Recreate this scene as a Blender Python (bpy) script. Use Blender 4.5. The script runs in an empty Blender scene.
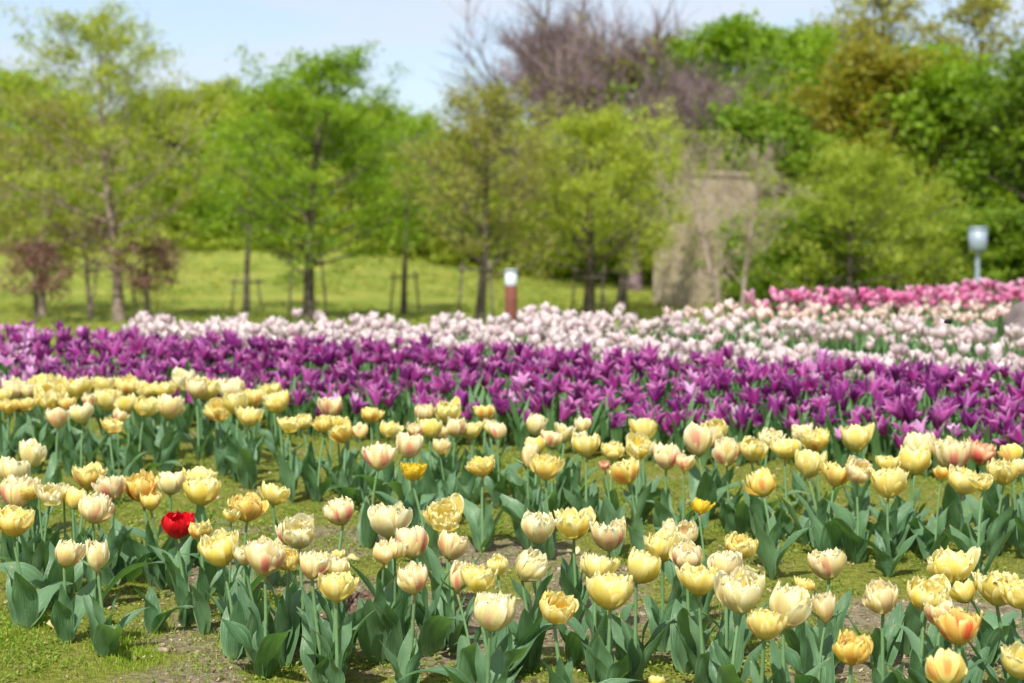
import bpy, math, random
import numpy as np
from mathutils import Vector, Matrix, Euler

# ------------------------------------------------------------------ camera, sky, sun, exposure
SC = bpy.context.scene
COL = SC.collection
W, H, FPX, HORIZON = 1024, 683, 1707.0, 275.0
PITCH = math.atan((H / 2 - HORIZON) / FPX)
cam_d = bpy.data.cameras.new('camera')
cam = bpy.data.objects.new('camera', cam_d)
COL.objects.link(cam)
cam.location = (0, 0, 0)
cam.rotation_euler = (math.radians(90) - PITCH, 0, 0)
cam_d.sensor_width = 36.0
cam_d.lens = 36.0 * FPX / W
cam_d.clip_start, cam_d.clip_end = 0.05, 3000
cam_d.dof.use_dof = True
cam_d.dof.focus_distance = 3.2
cam_d.dof.aperture_fstop = 5.0
SC.camera = cam

SUN_EL, SUN_AZ = math.radians(53), math.radians(194)      # azimuth clockwise from +Y: the sun stands behind the camera
world = bpy.data.worlds.new('World')
SC.world = world
world.use_nodes = True
wt = world.node_tree
wt.nodes.clear()
def N(t, kind, **kw):
    n = t.nodes.new(kind)
    for k, v in kw.items():
        setattr(n, k, v)
    return n
wo = N(wt, 'ShaderNodeOutputWorld')
bg = N(wt, 'ShaderNodeBackground')
sky = N(wt, 'ShaderNodeTexSky', sky_type='NISHITA')
sky.sun_disc = False
sky.sun_elevation, sky.sun_rotation = SUN_EL, SUN_AZ
sky.air_density, sky.dust_density, sky.ozone_density = 1.0, 1.2, 1.5
tc = N(wt, 'ShaderNodeTexCoord')
mp = N(wt, 'ShaderNodeMapping')
mp.inputs['Scale'].default_value = (2.2, 2.2, 9.0)
mp.inputs['Rotation'].default_value = (0.0, 0.12, 0.3)
cn = N(wt, 'ShaderNodeTexNoise')
cn.inputs['Scale'].default_value = 2.3
cn.inputs['Detail'].default_value = 8
cn.inputs['Roughness'].default_value = 0.55
cn.inputs['Distortion'].default_value = 0.4
cr = N(wt, 'ShaderNodeValToRGB')
cr.color_ramp.elements[0].position, cr.color_ramp.elements[1].position = 0.40, 0.64
cr.color_ramp.elements[0].color = (0.30, 0.30, 0.30, 1)
cr.color_ramp.elements[1].color = (0.92, 0.92, 0.92, 1)
cm = N(wt, 'ShaderNodeMix', data_type='RGBA')
cm.inputs[7].default_value = (4.3, 4.5, 5.05, 1)           # thin high cloud, in the sky's own units
wt.links.new(tc.outputs['Generated'], mp.inputs['Vector'])
wt.links.new(mp.outputs['Vector'], cn.inputs['Vector'])
wt.links.new(cn.outputs['Fac'], cr.inputs['Fac'])
wt.links.new(cr.outputs['Color'], cm.inputs[0])
wt.links.new(sky.outputs['Color'], cm.inputs[6])
wt.links.new(cm.outputs[2], bg.inputs['Color'])
bg.inputs['Strength'].default_value = 0.112
wt.links.new(bg.outputs['Background'], wo.inputs['Surface'])

sun_d = bpy.data.lights.new('sun', 'SUN')
sun_d.energy = 4.2
sun_d.angle = math.radians(0.6)
sun_d.color = (1.0, 0.965, 0.91)
sun = bpy.data.objects.new('sun', sun_d)
COL.objects.link(sun)
sdir = Vector((math.sin(SUN_AZ) * math.cos(SUN_EL), math.cos(SUN_AZ) * math.cos(SUN_EL), math.sin(SUN_EL)))
sun.rotation_euler = sdir.to_track_quat('Z', 'Y').to_euler()
sun.location = sdir * 50

SC.view_settings.view_transform = 'Standard'
SC.view_settings.look = 'None'
SC.view_settings.exposure = 0.74
SC.view_settings.gamma = 1.0
SC.render.engine = 'CYCLES'
SC.cycles.use_denoising = True
SC.cycles.max_bounces = 8
SC.cycles.transmission_bounces = 4
SC.cycles.use_adaptive_sampling = True
SC.cycles.adaptive_threshold = 0.015

# ------------------------------------------------------------------ helpers
RNG = np.random.default_rng(7)
random.seed(7)

def smooth(a, b, x):
    t = np.clip((x - a) / (b - a), 0, 1)
    return t * t * (3 - 2 * t)

_perm = np.random.default_rng(3).permutation(512)
def vnoise(x, y):
    x = np.asarray(x, float); y = np.asarray(y, float)
    xi, yi = np.floor(x).astype(int), np.floor(y).astype(int)
    fx, fy = x - xi, y - yi
    fx, fy = fx * fx * (3 - 2 * fx), fy * fy * (3 - 2 * fy)
    def h(a, b):
        return _perm[(_perm[a & 511] + b) & 511] / 511.0
    return (h(xi, yi) * (1 - fx) + h(xi + 1, yi) * fx) * (1 - fy) + (h(xi, yi + 1) * (1 - fx) + h(xi + 1, yi + 1) * fx) * fy
def fbm(x, y, o=4):
    s, a, n = 0, 0.5, 0
    for i in range(o):
        s = s + a * vnoise(x * 2 ** i + 17.3 * i, y * 2 ** i + 5.1 * i); n += a; a *= 0.5
    return s / n

def crest(x):
    return 8.55 + np.maximum(0, np.asarray(x, float) + 0.1) * 0.9

def terrain(x, y):
    x = np.asarray(x, float); y = np.asarray(y, float)
    bed = -0.938 + 0.06 * y
    e = np.minimum(crest(x), 13) + 0.35
    rise = 1.15 - 1.55 * smooth(-9, 4, x)
    mead = -1.25 + (rise + 1.25) * smooth(44, 84, y) + 0.06 * np.clip(y - 86, 0, 60) + 0.01 * np.maximum(0, y - 146)
    mead = mead + 0.5 * smooth(30, 60, y) * (fbm(x * 0.06, y * 0.06, 3) - 0.5)
    t = smooth(0, 7.5, y - e)
    top = np.where(y < e, bed, -0.938 + 0.06 * e)
    z = top * (1 - t) + mead * t
    near = 1 - smooth(12, 20, y)
    z = z + near * ((fbm(x * 2.2, y * 2.2, 3) - 0.5) * 0.03 + (fbm(x * 14, y * 14, 3) - 0.5) * 0.016)
    return z

CP, SP = math.cos(PITCH), math.sin(PITCH)
def ray(px, py):
    dx, up = (px - W / 2) / FPX, (H / 2 - py) / FPX
    return dx, CP + SP * up, -SP + CP * up
def spot(px, py, h):
    """Where a bloom standing h above the soil must be rooted to show at this place in the photograph."""
    dx, dy, dz = ray(px, py)
    t = (h - 0.938) / (dz - 0.06 * dy)
    for _ in range(6):
        t += 0.9 * (float(terrain(dx * t, dy * t)) + h - dz * t) / (dz - 0.06 * dy)
    return dx * t, dy * t
def at(px, Y, py=None):
    x = (px - W / 2) / FPX * Y
    return x if py is None else (x, (HORIZON - py) / FPX * Y)

def mesh_np(name, verts, quads, uv=None, attrs=None, mats=(), mat_index=None, tris=None, smooth_faces=True):
    verts = np.asarray(verts, np.float32).reshape(-1, 3)
    me = bpy.data.meshes.new(name)
    loops, starts, totals = [], [], []
    n = 0
    if quads is not None and len(quads):
        q = np.asarray(quads, np.int32).reshape(-1, 4)
        loops.append(q.ravel()); starts.append(np.arange(len(q)) * 4); totals.append(np.full(len(q), 4)); n = len(q) * 4
    if tris is not None and len(tris):
        q = np.asarray(tris, np.int32).reshape(-1, 3)
        loops.append(q.ravel()); starts.append(n + np.arange(len(q)) * 3); totals.append(np.full(len(q), 3))
    loops = np.concatenate(loops).astype(np.int32); starts = np.concatenate(starts).astype(np.int32); totals = np.concatenate(totals).astype(np.int32)
    me.vertices.add(len(verts)); me.vertices.foreach_set('co', verts.ravel())
    me.loops.add(len(loops)); me.loops.foreach_set('vertex_index', loops)
    me.polygons.add(len(starts)); me.polygons.foreach_set('loop_start', starts); me.polygons.foreach_set('loop_total', totals)
    if mat_index is not None:
        me.polygons.foreach_set('material_index', np.asarray(mat_index, np.int32))
    me.polygons.foreach_set('use_smooth', np.full(len(starts), smooth_faces, dtype=bool))
    me.update(calc_edges=True)
    if uv is not None:
        l = me.uv_layers.new(name='UVMap')
        l.data.foreach_set('uv', np.asarray(uv, np.float32)[loops].ravel())
    for k, v in (attrs or {}).items():
        v = np.asarray(v, np.float32)
        if v.ndim == 1:
            a = me.attributes.new(k, 'FLOAT', 'POINT'); a.data.foreach_set('value', v)
        else:
            a = me.attributes.new(k, 'FLOAT_VECTOR', 'POINT'); a.data.foreach_set('vector', v.ravel())
    for m in mats:
        me.materials.append(m)
    me.validate()
    return me

class MB:
    """Collects surfaces; build() links them as one mesh object."""
    def __init__(s):
        s.v, s.q, s.uv, s.a, s.mi, s.n = [], [], [], [], [], 0
    def grid(s, P, U=None, V=None, attr=(0, 0, 0), mi=0, closed=False):
        P = np.asarray(P, float); nv, nu = P.shape[:2]
        if U is None:
            V, U = np.meshgrid(np.linspace(0, 1, nv), np.linspace(0, 1, nu), indexing='ij')
        i = np.arange(nv * nu).reshape(nv, nu) + s.n
        if closed:
            j = np.concatenate([i, i[:, :1]], 1)
        else:
            j = i
        q = np.stack([j[:-1, :-1], j[:-1, 1:], j[1:, 1:], j[1:, :-1]], -1).reshape(-1, 4)
        s.v.append(P.reshape(-1, 3)); s.q.append(q); s.uv.append(np.stack([U.ravel(), V.ravel()], -1))
        s.a.append(np.tile(np.asarray(attr, float), (nv * nu, 1))); s.mi.append(np.full(len(q), mi)); s.n += nv * nu
    def tube(s, pts, r0, r1, sides=6, mi=0, attr=(0, 0, 0), cap=False):
        pts = np.asarray(pts, float); k = len(pts)
        r = np.broadcast_to(np.linspace(r0, r1, k) if np.isscalar(r0) else np.asarray(r0), (k,))
        tg = np.gradient(pts, axis=0); tg /= np.linalg.norm(tg, axis=1)[:, None] + 1e-9
        ref = np.array([1.0, 0, 0]) if abs(tg[:, 0]).mean() < 0.8 else np.array([0, 1.0, 0])
        b = np.cross(tg, ref); b /= np.linalg.norm(b, axis=1)[:, None] + 1e-9
        c = np.cross(b, tg)
        a = np.arange(sides) / sides * 2 * np.pi
        P = pts[:, None] + r[:, None, None] * (np.cos(a)[None, :, None] * b[:, None] + np.sin(a)[None, :, None] * c[:, None])
        if cap:
            P = np.concatenate([np.repeat(pts[:1, None], sides, 1), P, np.repeat(pts[-1:, None], sides, 1)], 0)
        s.grid(P, mi=mi, attr=attr, closed=True)
    def box(s, c, d, mi=0, rot=None, bevel=0.0):
        """A box with chamfered vertical edges."""
        x, y, z = np.array(d) / 2.0
        b = min(bevel, x * 0.5, y * 0.5)
        ring = np.array([(x - b, -y), (x, -y + b), (x, y - b), (x - b, y), (-x + b, y), (-x, y - b), (-x, -y + b), (-x + b, -y)]) if b else np.array([(x, -y), (x, y), (-x, y), (-x, -y)])
        lv = [(-z, .001), (-z, 1), (z, 1), (z, .001)] if not b else [(-z, .001), (-z, 1), (z - b, 1), (z, 1 - b / max(x, y)), (z, .001)]
        P = np.array([[(p[0] * k, p[1] * k, h) for p in ring] for h, k in lv])
        if rot is not None:
            P = P @ np.array(rot.to_matrix() if hasattr(rot, 'to_matrix') else rot).T
        s.grid(P + np.array(c), mi=mi, closed=True)
    def mesh(s, name, mats, smooth_faces=True):
        return mesh_np(name, np.concatenate(s.v), np.concatenate(s.q), np.concatenate(s.uv), {'pet': np.concatenate(s.a)}, mats, np.concatenate(s.mi), smooth_faces=smooth_faces)
    def build(s, name, mats, parent=None, loc=(0, 0, 0), smooth_faces=True):
        return link(name, s.mesh(name, mats if isinstance(mats, (list, tuple)) else [mats], smooth_faces), parent, loc)

def link(name, me, parent=None, loc=(0, 0, 0), rot=(0, 0, 0), scale=(1, 1, 1)):
    o = bpy.data.objects.new(name, me)
    COL.objects.link(o)
    o.location, o.rotation_euler, o.scale = loc, rot, scale
    if parent is not None:
        o.parent = parent
    return o
def tag(o, label=None, cat=None, group=None, kind=None):
    for k, v in (('label', label), ('category', cat), ('group', group), ('kind', kind)):
        if v:
            o[k] = v
    return o
def empty(name, loc=(0, 0, 0), rz=0.0):
    o = bpy.data.objects.new(name, None)
    COL.objects.link(o)
    o.location = loc; o.rotation_euler = (0, 0, rz); o.empty_display_size = 0.05
    return o

# ------------------------------------------------------------------ materials
def newmat(name):
    m = bpy.data.materials.new(name); m.use_nodes = True
    t = m.node_tree; t.nodes.clear()
    return m, t, N(t, 'ShaderNodeOutputMaterial')
def rgba(c):
    return (c[0], c[1], c[2], 1)
def mixc(t, fac, a, b, mode='MIX'):
    n = N(t, 'ShaderNodeMix', data_type='RGBA', blend_type=mode)
    for s, v in ((0, fac), (6, a), (7, b)):
        if hasattr(v, 'is_linked'):
            t.links.new(v, n.inputs[s])
        elif s == 0:
            n.inputs[s].default_value = v
        else:
            n.inputs[s].default_value = rgba(v)
    return n.outputs[2]
def mth(t, op, a, b=0.0, c=0.0, clamp=False):
    n = N(t, 'ShaderNodeMath', operation=op, use_clamp=clamp)
    for i, v in enumerate((a, b, c)):
        if hasattr(v, 'is_linked'):
            t.links.new(v, n.inputs[i])
        else:
            n.inputs[i].default_value = v
    return n.outputs[0]
def ramp(t, f, *stops):
    n = N(t, 'ShaderNodeMapRange', interpolation_type='SMOOTHSTEP')
    t.links.new(f, n.inputs[0])
    for i, v in enumerate(stops):
        n.inputs[i + 1].default_value = v
    return n.outputs[0]
def noise(t, vec, scale, detail=3, rough=0.55, out='Fac'):
    n = N(t, 'ShaderNodeTexNoise')
    n.inputs['Scale'].default_value = scale; n.inputs['Detail'].default_value = detail; n.inputs['Roughness'].default_value = rough
    if vec is not None:
        t.links.new(vec, n.inputs['Vector'])
    return n.outputs[out]
def mapping(t, vec, scale=(1, 1, 1)):
    n = N(t, 'ShaderNodeMapping'); n.inputs['Scale'].default_value = scale
    t.links.new(vec, n.inputs['Vector'])
    return n.outputs[0]
def finish(t, out, color, rough=0.5, spec=0.4, trans=0.0, trans_col=None, bump=None, bump_s=0.2, bump_d=0.01):
    p = N(t, 'ShaderNodeBsdfPrincipled')
    if hasattr(color, 'is_linked'):
        t.links.new(color, p.inputs['Base Color'])
    else:
        p.inputs['Base Color'].default_value = rgba(color)
    if hasattr(rough, 'is_linked'):
        t.links.new(rough, p.inputs['Roughness'])
    else:
        p.inputs['Roughness'].default_value = rough
    p.inputs['Specular IOR Level'].default_value = spec
    if bump is not None:
        b = N(t, 'ShaderNodeBump'); b.inputs['Strength'].default_value = bump_s; b.inputs['Distance'].default_value = bump_d
        t.links.new(bump, b.inputs['Height']); t.links.new(b.outputs[0], p.inputs['Normal'])
    if trans > 0:
        tr = N(t, 'ShaderNodeBsdfTranslucent')
        c = trans_col if trans_col is not None else color
        if hasattr(c, 'is_linked'):
            t.links.new(c, tr.inputs['Color'])
        else:
            tr.inputs['Color'].default_value = rgba(c)
        mx = N(t, 'ShaderNodeMixShader'); mx.inputs[0].default_value = trans
        t.links.new(p.outputs[0], mx.inputs[1]); t.links.new(tr.outputs[0], mx.inputs[2])
        t.links.new(mx.outputs[0], out.inputs['Surface'])
    else:
        t.links.new(p.outputs[0], out.inputs['Surface'])
    return p

def petal_mat(name, body, body2, tip, base, flush, flush_amt, flush_w=0.24, trans=0.5):
    """Petal pattern: greenish base, two body tones by petal, pale tip, a feathered flame up the middle, fine veins."""
    m, t, out = newmat(name)
    at_ = N(t, 'ShaderNodeAttribute', attribute_name='pet')
    sx = N(t, 'ShaderNodeSeparateXYZ'); t.links.new(at_.outputs['Vector'], sx.inputs[0])
    uvn = N(t, 'ShaderNodeUVMap', uv_map='UVMap')
    su = N(t, 'ShaderNodeSeparateXYZ'); t.links.new(uvn.outputs[0], su.inputs[0])
    u, v = su.outputs[0], su.outputs[1]
    comb = N(t, 'ShaderNodeCombineXYZ')
    t.links.new(mth(t, 'MULTIPLY', u, 9.0), comb.inputs[0]); t.links.new(mth(t, 'MULTIPLY', v, 1.3), comb.inputs[1])
    t.links.new(mth(t, 'MULTIPLY', sx.outputs[0], 57.0), comb.inputs[2])
    nz = noise(t, comb.outputs[0], 1.6, 3)
    cv = N(t, 'ShaderNodeCombineXYZ')
    t.links.new(mth(t, 'MULTIPLY', u, 46.0), cv.inputs[0]); t.links.new(mth(t, 'MULTIPLY', v, 2.0), cv.inputs[1])
    t.links.new(mth(t, 'MULTIPLY', sx.outputs[1], 31.0), cv.inputs[2])
    vein = noise(t, cv.outputs[0], 1.0, 2)
    c = mixc(t, ramp(t, mth(t, 'ADD', mth(t, 'MULTIPLY', nz, 0.6), mth(t, 'MULTIPLY', sx.outputs[0], 0.7)), 0.35, 0.95, 0, 1), body, body2)
    edge = mth(t, 'ABSOLUTE', mth(t, 'SUBTRACT', u, 0.5))
    te = mth(t, 'ADD', mth(t, 'MULTIPLY', v, 0.75), mth(t, 'MULTIPLY', edge, 0.75))
    te = mth(t, 'ADD', te, mth(t, 'MULTIPLY', mth(t, 'SUBTRACT', nz, 0.5), 0.5))
    c = mixc(t, mth(t, 'MULTIPLY', ramp(t, te, 0.6, 1.0, 0, 1), 0.8), c, tip)
    fm = ramp(t, mth(t, 'ADD', edge, mth(t, 'MULTIPLY', mth(t, 'SUBTRACT', nz, 0.5), 0.45)), flush_w * 0.25, flush_w, 1, 0)
    fv = mth(t, 'MULTIPLY', ramp(t, v, 0.08, 0.3, 0, 1), ramp(t, mth(t, 'ADD', v, mth(t, 'MULTIPLY', mth(t, 'SUBTRACT', vein, 0.5), 0.5)), 0.55, 0.95, 1, 0))
    fr = ramp(t, sx.outputs[1], 0.25, 0.85, 0.1, 1)
    fo = ramp(t, sx.outputs[2], 0.0, 1.0, 1, 0.35)
    f = mth(t, 'MULTIPLY', mth(t, 'MULTIPLY', fm, fv), mth(t, 'MULTIPLY', mth(t, 'MULTIPLY', fr, fo), flush_amt), clamp=True)
    c = mixc(t, f, c, flush)
    c = mixc(t, ramp(t, v, 0.0, 0.2, 0.85, 0), c, base)
    c = mixc(t, 1.0, c, mixc(t, ramp(t, vein, 0.3, 0.7, 0, 1), (0.9, 0.9, 0.88), (1.03, 1.03, 1.03)), 'MULTIPLY')
    finish(t, out, c, 0.42, 0.35, trans, bump=vein, bump_s=0.25, bump_d=0.0012)
    return m

LEMON, CREAM = (0.90, 0.72, 0.20), (0.91, 0.80, 0.44)
GB = (0.62, 0.60, 0.12)
BLOOM = {
    'L': petal_mat('lemon petals', (0.95, 0.80, 0.165), (0.95, 0.845, 0.30), (0.96, 0.91, 0.58), GB, (0.90, 0.52, 0.20), 0.4),
    'C': petal_mat('cream petals', (0.95, 0.84, 0.33), (0.95, 0.875, 0.48), (0.96, 0.92, 0.72), GB, (0.88, 0.46, 0.34), 0.55),
    'P': petal_mat('blush petals', (0.95, 0.83, 0.34), (0.95, 0.80, 0.44), (0.96, 0.91, 0.68), GB, (0.86, 0.30, 0.25), 1.05, 0.32),
    'G': petal_mat('golden petals', (0.95, 0.75, 0.14), (0.95, 0.81, 0.26), (0.95, 0.88, 0.48), GB, (0.88, 0.38, 0.10), 0.85, 0.28),
    'O': petal_mat('orange flamed petals', (0.92, 0.70, 0.12), (0.91, 0.66, 0.18), (0.93, 0.81, 0.34), GB, (0.86, 0.19, 0.07), 1.2, 0.38),
    'S': petal_mat('salmon petals', (0.90, 0.54, 0.28), (0.88, 0.42, 0.27), (0.91, 0.70, 0.42), GB, (0.80, 0.13, 0.12), 1.25, 0.42),
    'Y': petal_mat('bright yellow petals', (0.90, 0.66, 0.03), (0.90, 0.70, 0.06), (0.90, 0.72, 0.08), (0.6, 0.55, 0.05), (0.9, 0.5, 0.03), 0.2),
    'R': petal_mat('red petals', (0.62, 0.004, 0.012), (0.68, 0.008, 0.016), (0.72, 0.012, 0.02), (0.35, 0.01, 0.01), (0.5, 0.0, 0.01), 0.4, trans=0.25),
}
M_PURPLE = petal_mat('purple petals', (0.34, 0.028, 0.22), (0.44, 0.07, 0.31), (0.63, 0.27, 0.53), (0.55, 0.4, 0.5), (0.22, 0.014, 0.16), 0.6, trans=0.36)
M_DEEP = petal_mat('deep purple petals', (0.20, 0.014, 0.16), (0.28, 0.03, 0.22), (0.42, 0.12, 0.37), (0.45, 0.3, 0.42), (0.14, 0.008, 0.12), 0.6, trans=0.36)
M_MAUVE = petal_mat('mauve petals', (0.66, 0.27, 0.56), (0.74, 0.38, 0.64), (0.84, 0.58, 0.76), (0.7, 0.6, 0.5), (0.55, 0.14, 0.42), 0.5, trans=0.3)
M_WHITE = petal_mat('white petals', (0.76, 0.66, 0.62), (0.74, 0.55, 0.57), (0.81, 0.76, 0.71), (0.70, 0.58, 0.34), (0.74, 0.42, 0.52), 0.6, trans=0.3)
M_BLUSH = petal_mat('pale peach petals', (0.87, 0.70, 0.60), (0.86, 0.60, 0.56), (0.90, 0.80, 0.68), (0.75, 0.66, 0.35), (0.82, 0.36, 0.40), 0.7, trans=0.3)
M_PINK = petal_mat('pink petals', (0.66, 0.09, 0.28), (0.72, 0.20, 0.40), (0.80, 0.42, 0.58), (0.8, 0.6, 0.5), (0.65, 0.05, 0.2), 0.5, trans=0.3)

def leaf_mat(name, a, b, trans=0.3, rough=0.32):
    m, t, out = newmat(name)
    uvn = N(t, 'ShaderNodeUVMap', uv_map='UVMap')
    at_ = N(t, 'ShaderNodeAttribute', attribute_name='pet')
    oi = N(t, 'ShaderNodeObjectInfo')
    vec = mapping(t, uvn.outputs[0], (60, 3, 1))
    vein = noise(t, vec, 1.0, 2)
    geo = N(t, 'ShaderNodeTexCoord')
    bl = noise(t, geo.outputs['Object'], 28, 3)
    c = mixc(t, ramp(t, mth(t, 'ADD', mth(t, 'MULTIPLY', oi.outputs['Random'], 0.5), mth(t, 'MULTIPLY', bl, 0.5)), 0.2, 0.8, 0, 1), a, b)
    c = mixc(t, ramp(t, vein, 0.38, 0.66, 0, 0.75), c, tuple(x * 1.55 for x in b))
    su = N(t, 'ShaderNodeSeparateXYZ'); t.links.new(uvn.outputs[0], su.inputs[0])
    ed = ramp(t, mth(t, 'ABSOLUTE', mth(t, 'SUBTRACT', su.outputs[0], 0.5)), 0.465, 0.5, 0, 0.7)
    c = mixc(t, ed, c, (0.30, 0.42, 0.24))                      # the pale thin rim of a tulip leaf
    c = mixc(t, ramp(t, su.outputs[1], 0.0, 0.25, 0.5, 0), c, (0.20, 0.32, 0.13))
    tip = mth(t, 'MULTIPLY', ramp(t, mth(t, 'ADD', su.outputs[1], mth(t, 'MULTIPLY', mth(t, 'SUBTRACT', bl, .5), .25)), 0.93, 1.0, 0, 1), ramp(t, oi.outputs['Random'], .55, .75, 0, .9))
    c = mixc(t, tip, c, (0.42, 0.33, 0.12))                     # some tips have yellowed
    dust = noise(t, geo.outputs['Object'], 160, 2)
    c = mixc(t, mth(t, 'MULTIPLY', ramp(t, dust, .6, .72, 0, .5), ramp(t, su.outputs[1], .1, .6, 1, .2)), c, (0.30, 0.27, 0.19))
    tcol = mixc(t, 1.0, c, (1.3, 1.5, 0.5), 'MULTIPLY')
    finish(t, out, c, rough, 0.45, trans, tcol, vein, 0.6, 0.0018)
    return m
M_LEAF = leaf_mat('tulip leaf', (0.040, 0.110, 0.042), (0.115, 0.21, 0.10))
M_LEAF_FAR = leaf_mat('narrow tulip leaf', (0.055, 0.15, 0.045), (0.11, 0.22, 0.08))
M_STEM = leaf_mat('tulip stem', (0.12, 0.24, 0.08), (0.16, 0.28, 0.11), 0.12, 0.5)

def tree_leaf_mat(name, a, b, c3=None, trans=0.48):
    m, t, out = newmat(name)
    at_ = N(t, 'ShaderNodeAttribute', attribute_name='rnd')
    oi = N(t, 'ShaderNodeObjectInfo')
    f = ramp(t, mth(t, 'ADD', at_.outputs['Fac'], mth(t, 'MULTIPLY', mth(t, 'SUBTRACT', oi.outputs['Random'], 0.5), 0.3)), 0.1, 0.9, 0, 1)
    c = mixc(t, f, a, b)
    if c3:
        c = mixc(t, ramp(t, at_.outputs['Fac'], 0.7, 0.95, 0, 0.85), c, c3)
    finish(t, out, c, 0.5, 0.3, trans, mixc(t, 1.0, c, (1.35, 1.3, 0.6), 'MULTIPLY'))
    return m
TL = {
    'vivid': tree_leaf_mat('vivid green leaves', (0.145, 0.265, 0.012), (0.295, 0.43, 0.03)),
    'yellowgreen': tree_leaf_mat('yellow green leaves', (0.24, 0.32, 0.03), (0.40, 0.46, 0.06)),
    'olive': tree_leaf_mat('olive leaves', (0.25, 0.27, 0.045), (0.38, 0.38, 0.08), (0.33, 0.25, 0.13)),
    'dark': tree_leaf_mat('dark green leaves', (0.095, 0.175, 0.013), (0.21, 0.31, 0.025)),
    'golden': tree_leaf_mat('bronze young leaves', (0.23, 0.215, 0.02), (0.34, 0.31, 0.035), (0.20, 0.29, 0.03)),
    'russet': tree_leaf_mat('dead russet leaves', (0.13, 0.06, 0.045), (0.27, 0.15, 0.115), (0.42, 0.30, 0.24), 0.2),
    'mid': tree_leaf_mat('mid green leaves', (0.13, 0.235, 0.016), (0.27, 0.38, 0.032)),
}
def simple_mat(name, a, b, scale=6, stretch=(1, 1, 1), rough=0.8, spec=0.2, bump=0.4, bd=0.02, detail=5):
    m, t, out = newmat(name)
    g = N(t, 'ShaderNodeTexCoord')
    n = noise(t, mapping(t, g.outputs['Object'], stretch), scale, detail, 0.6)
    finish(t, out, mixc(t, ramp(t, n, 0.3, 0.7, 0, 1), a, b), rough, spec, bump=n, bump_s=bump, bump_d=bd)
    return m
M_BARK = simple_mat('grey brown bark', (0.075, 0.058, 0.042), (0.17, 0.14, 0.105), 9, (1, 1, 0.25))
M_BARK_PALE = simple_mat('pale twig bark', (0.20, 0.15, 0.12), (0.33, 0.26, 0.21), 9, (1, 1, 0.25))
M_TWIG = simple_mat('purplish bare twigs', (0.13, 0.088, 0.092), (0.23, 0.165, 0.165), 5)
M_WOOD = simple_mat('weathered stake wood', (0.10, 0.085, 0.065), (0.20, 0.17, 0.13), 12, (1, 1, 0.2))

# ------------------------------------------------------------------ ground: one sheet to the horizon
def turf_mask(x, y):
    a = fbm(x * 1.7 + 3, y * 2.3 + 9, 4)
    b = fbm(x * 7 + 30, y * 7 + 2, 3)
    # the strip behind the back yellow row is lawn, the soil shows most between the middle rows on the right
    strip = smooth(0.15, 0.5, y - (4.55 - 0.34 * x)) * 0.16
    bare = 0.20 * np.exp(-((x - 1.0) / 0.7) ** 2 - ((y - 3.45) / 0.32) ** 2) + 0.12 * np.exp(-((x + 0.05) / 0.35) ** 2 - ((y - 3.5) / 0.35) ** 2)
    corner = 0.10 * np.exp(-((x + 0.9) / 0.45) ** 2 - ((y - 3.0) / 0.4) ** 2)
    return smooth(0.28, 0.57, a * 0.62 + b * 0.38 + strip - bare + corner)

def spaced(*segs):
    out = [np.arange(a, b, s) for a, b, s in segs] + [np.array([segs[-1][1]])]
    return np.concatenate(out)
gx = spaced((-700, -100, 60), (-100, -24, 4), (-24, -3.2, 0.8), (-3.2, 3.6, 0.04), (3.6, 24, 0.8), (24, 100, 4), (100, 701, 60))
gy = spaced((-60, -4, 8), (-4, 2.0, 0.5), (2.0, 7.0, 0.04), (7.0, 20, 0.3), (20, 110, 1.5), (110, 200, 10), (200, 1500, 100))
GX, GY = np.meshgrid(gx, gy)
GZ = terrain(GX, GY)
nyy, nxx = GX.shape
idx = np.arange(nyy * nxx).reshape(nyy, nxx)
gq = np.stack([idx[:-1, :-1], idx[:-1, 1:], idx[1:, 1:], idx[1:, :-1]], -1).reshape(-1, 4)
meadow = smooth(0.2, 2.5, GY - crest(GX))
mg, t, out = newmat('soil moss and meadow')
tc_ = N(t, 'ShaderNodeTexCoord'); P = tc_.outputs['Object']
a1 = N(t, 'ShaderNodeAttribute', attribute_name='turf'); a2 = N(t, 'ShaderNodeAttribute', attribute_name='meadow')
n1 = noise(t, P, 55, 6, 0.65); n2 = noise(t, P, 9, 4); n3 = noise(t, P, 240, 3)
soil = mixc(t, ramp(t, n1, 0.3, 0.7, 0, 1), (0.17, 0.125, 0.068), (0.44, 0.37, 0.235))
soil = mixc(t, ramp(t, n2, 0.45, 0.7, 0, 0.6), soil, (0.30, 0.25, 0.15))
soil = mixc(t, ramp(t, n3, 0.58, 0.68, 0, 0.8), soil, (0.46, 0.40, 0.31))
moss = mixc(t, ramp(t, n1, 0.3, 0.7, 0, 1), (0.15, 0.18, 0.025), (0.34, 0.34, 0.065))
moss = mixc(t, ramp(t, n2, 0.5, 0.75, 0, 0.55), moss, (0.32, 0.27, 0.10))
fac = ramp(t, mth(t, 'ADD', a1.outputs['Fac'], mth(t, 'MULTIPLY', mth(t, 'SUBTRACT', n1, 0.5), 1.1)), 0.3, 0.75, 0, 1)
gc = mixc(t, fac, soil, moss)
m1 = noise(t, mapping(t, P, (1, 2.2, 1)), 0.22, 5, 0.6); m2 = noise(t, P, 1.4, 4, 0.7)
mc = mixc(t, ramp(t, m1, 0.35, 0.65, 0, 1), (0.16, 0.22, 0.028), (0.27, 0.285, 0.055))
mc = mixc(t, ramp(t, m2, 0.52, 0.66, 0, 0.75), mc, (0.40, 0.36, 0.055))
mc = mixc(t, ramp(t, m2, 0.32, 0.44, 0.6, 0), mc, (0.12, 0.18, 0.02))
sy = N(t, 'ShaderNodeSeparateXYZ'); t.links.new(P, sy.inputs[0])
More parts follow.
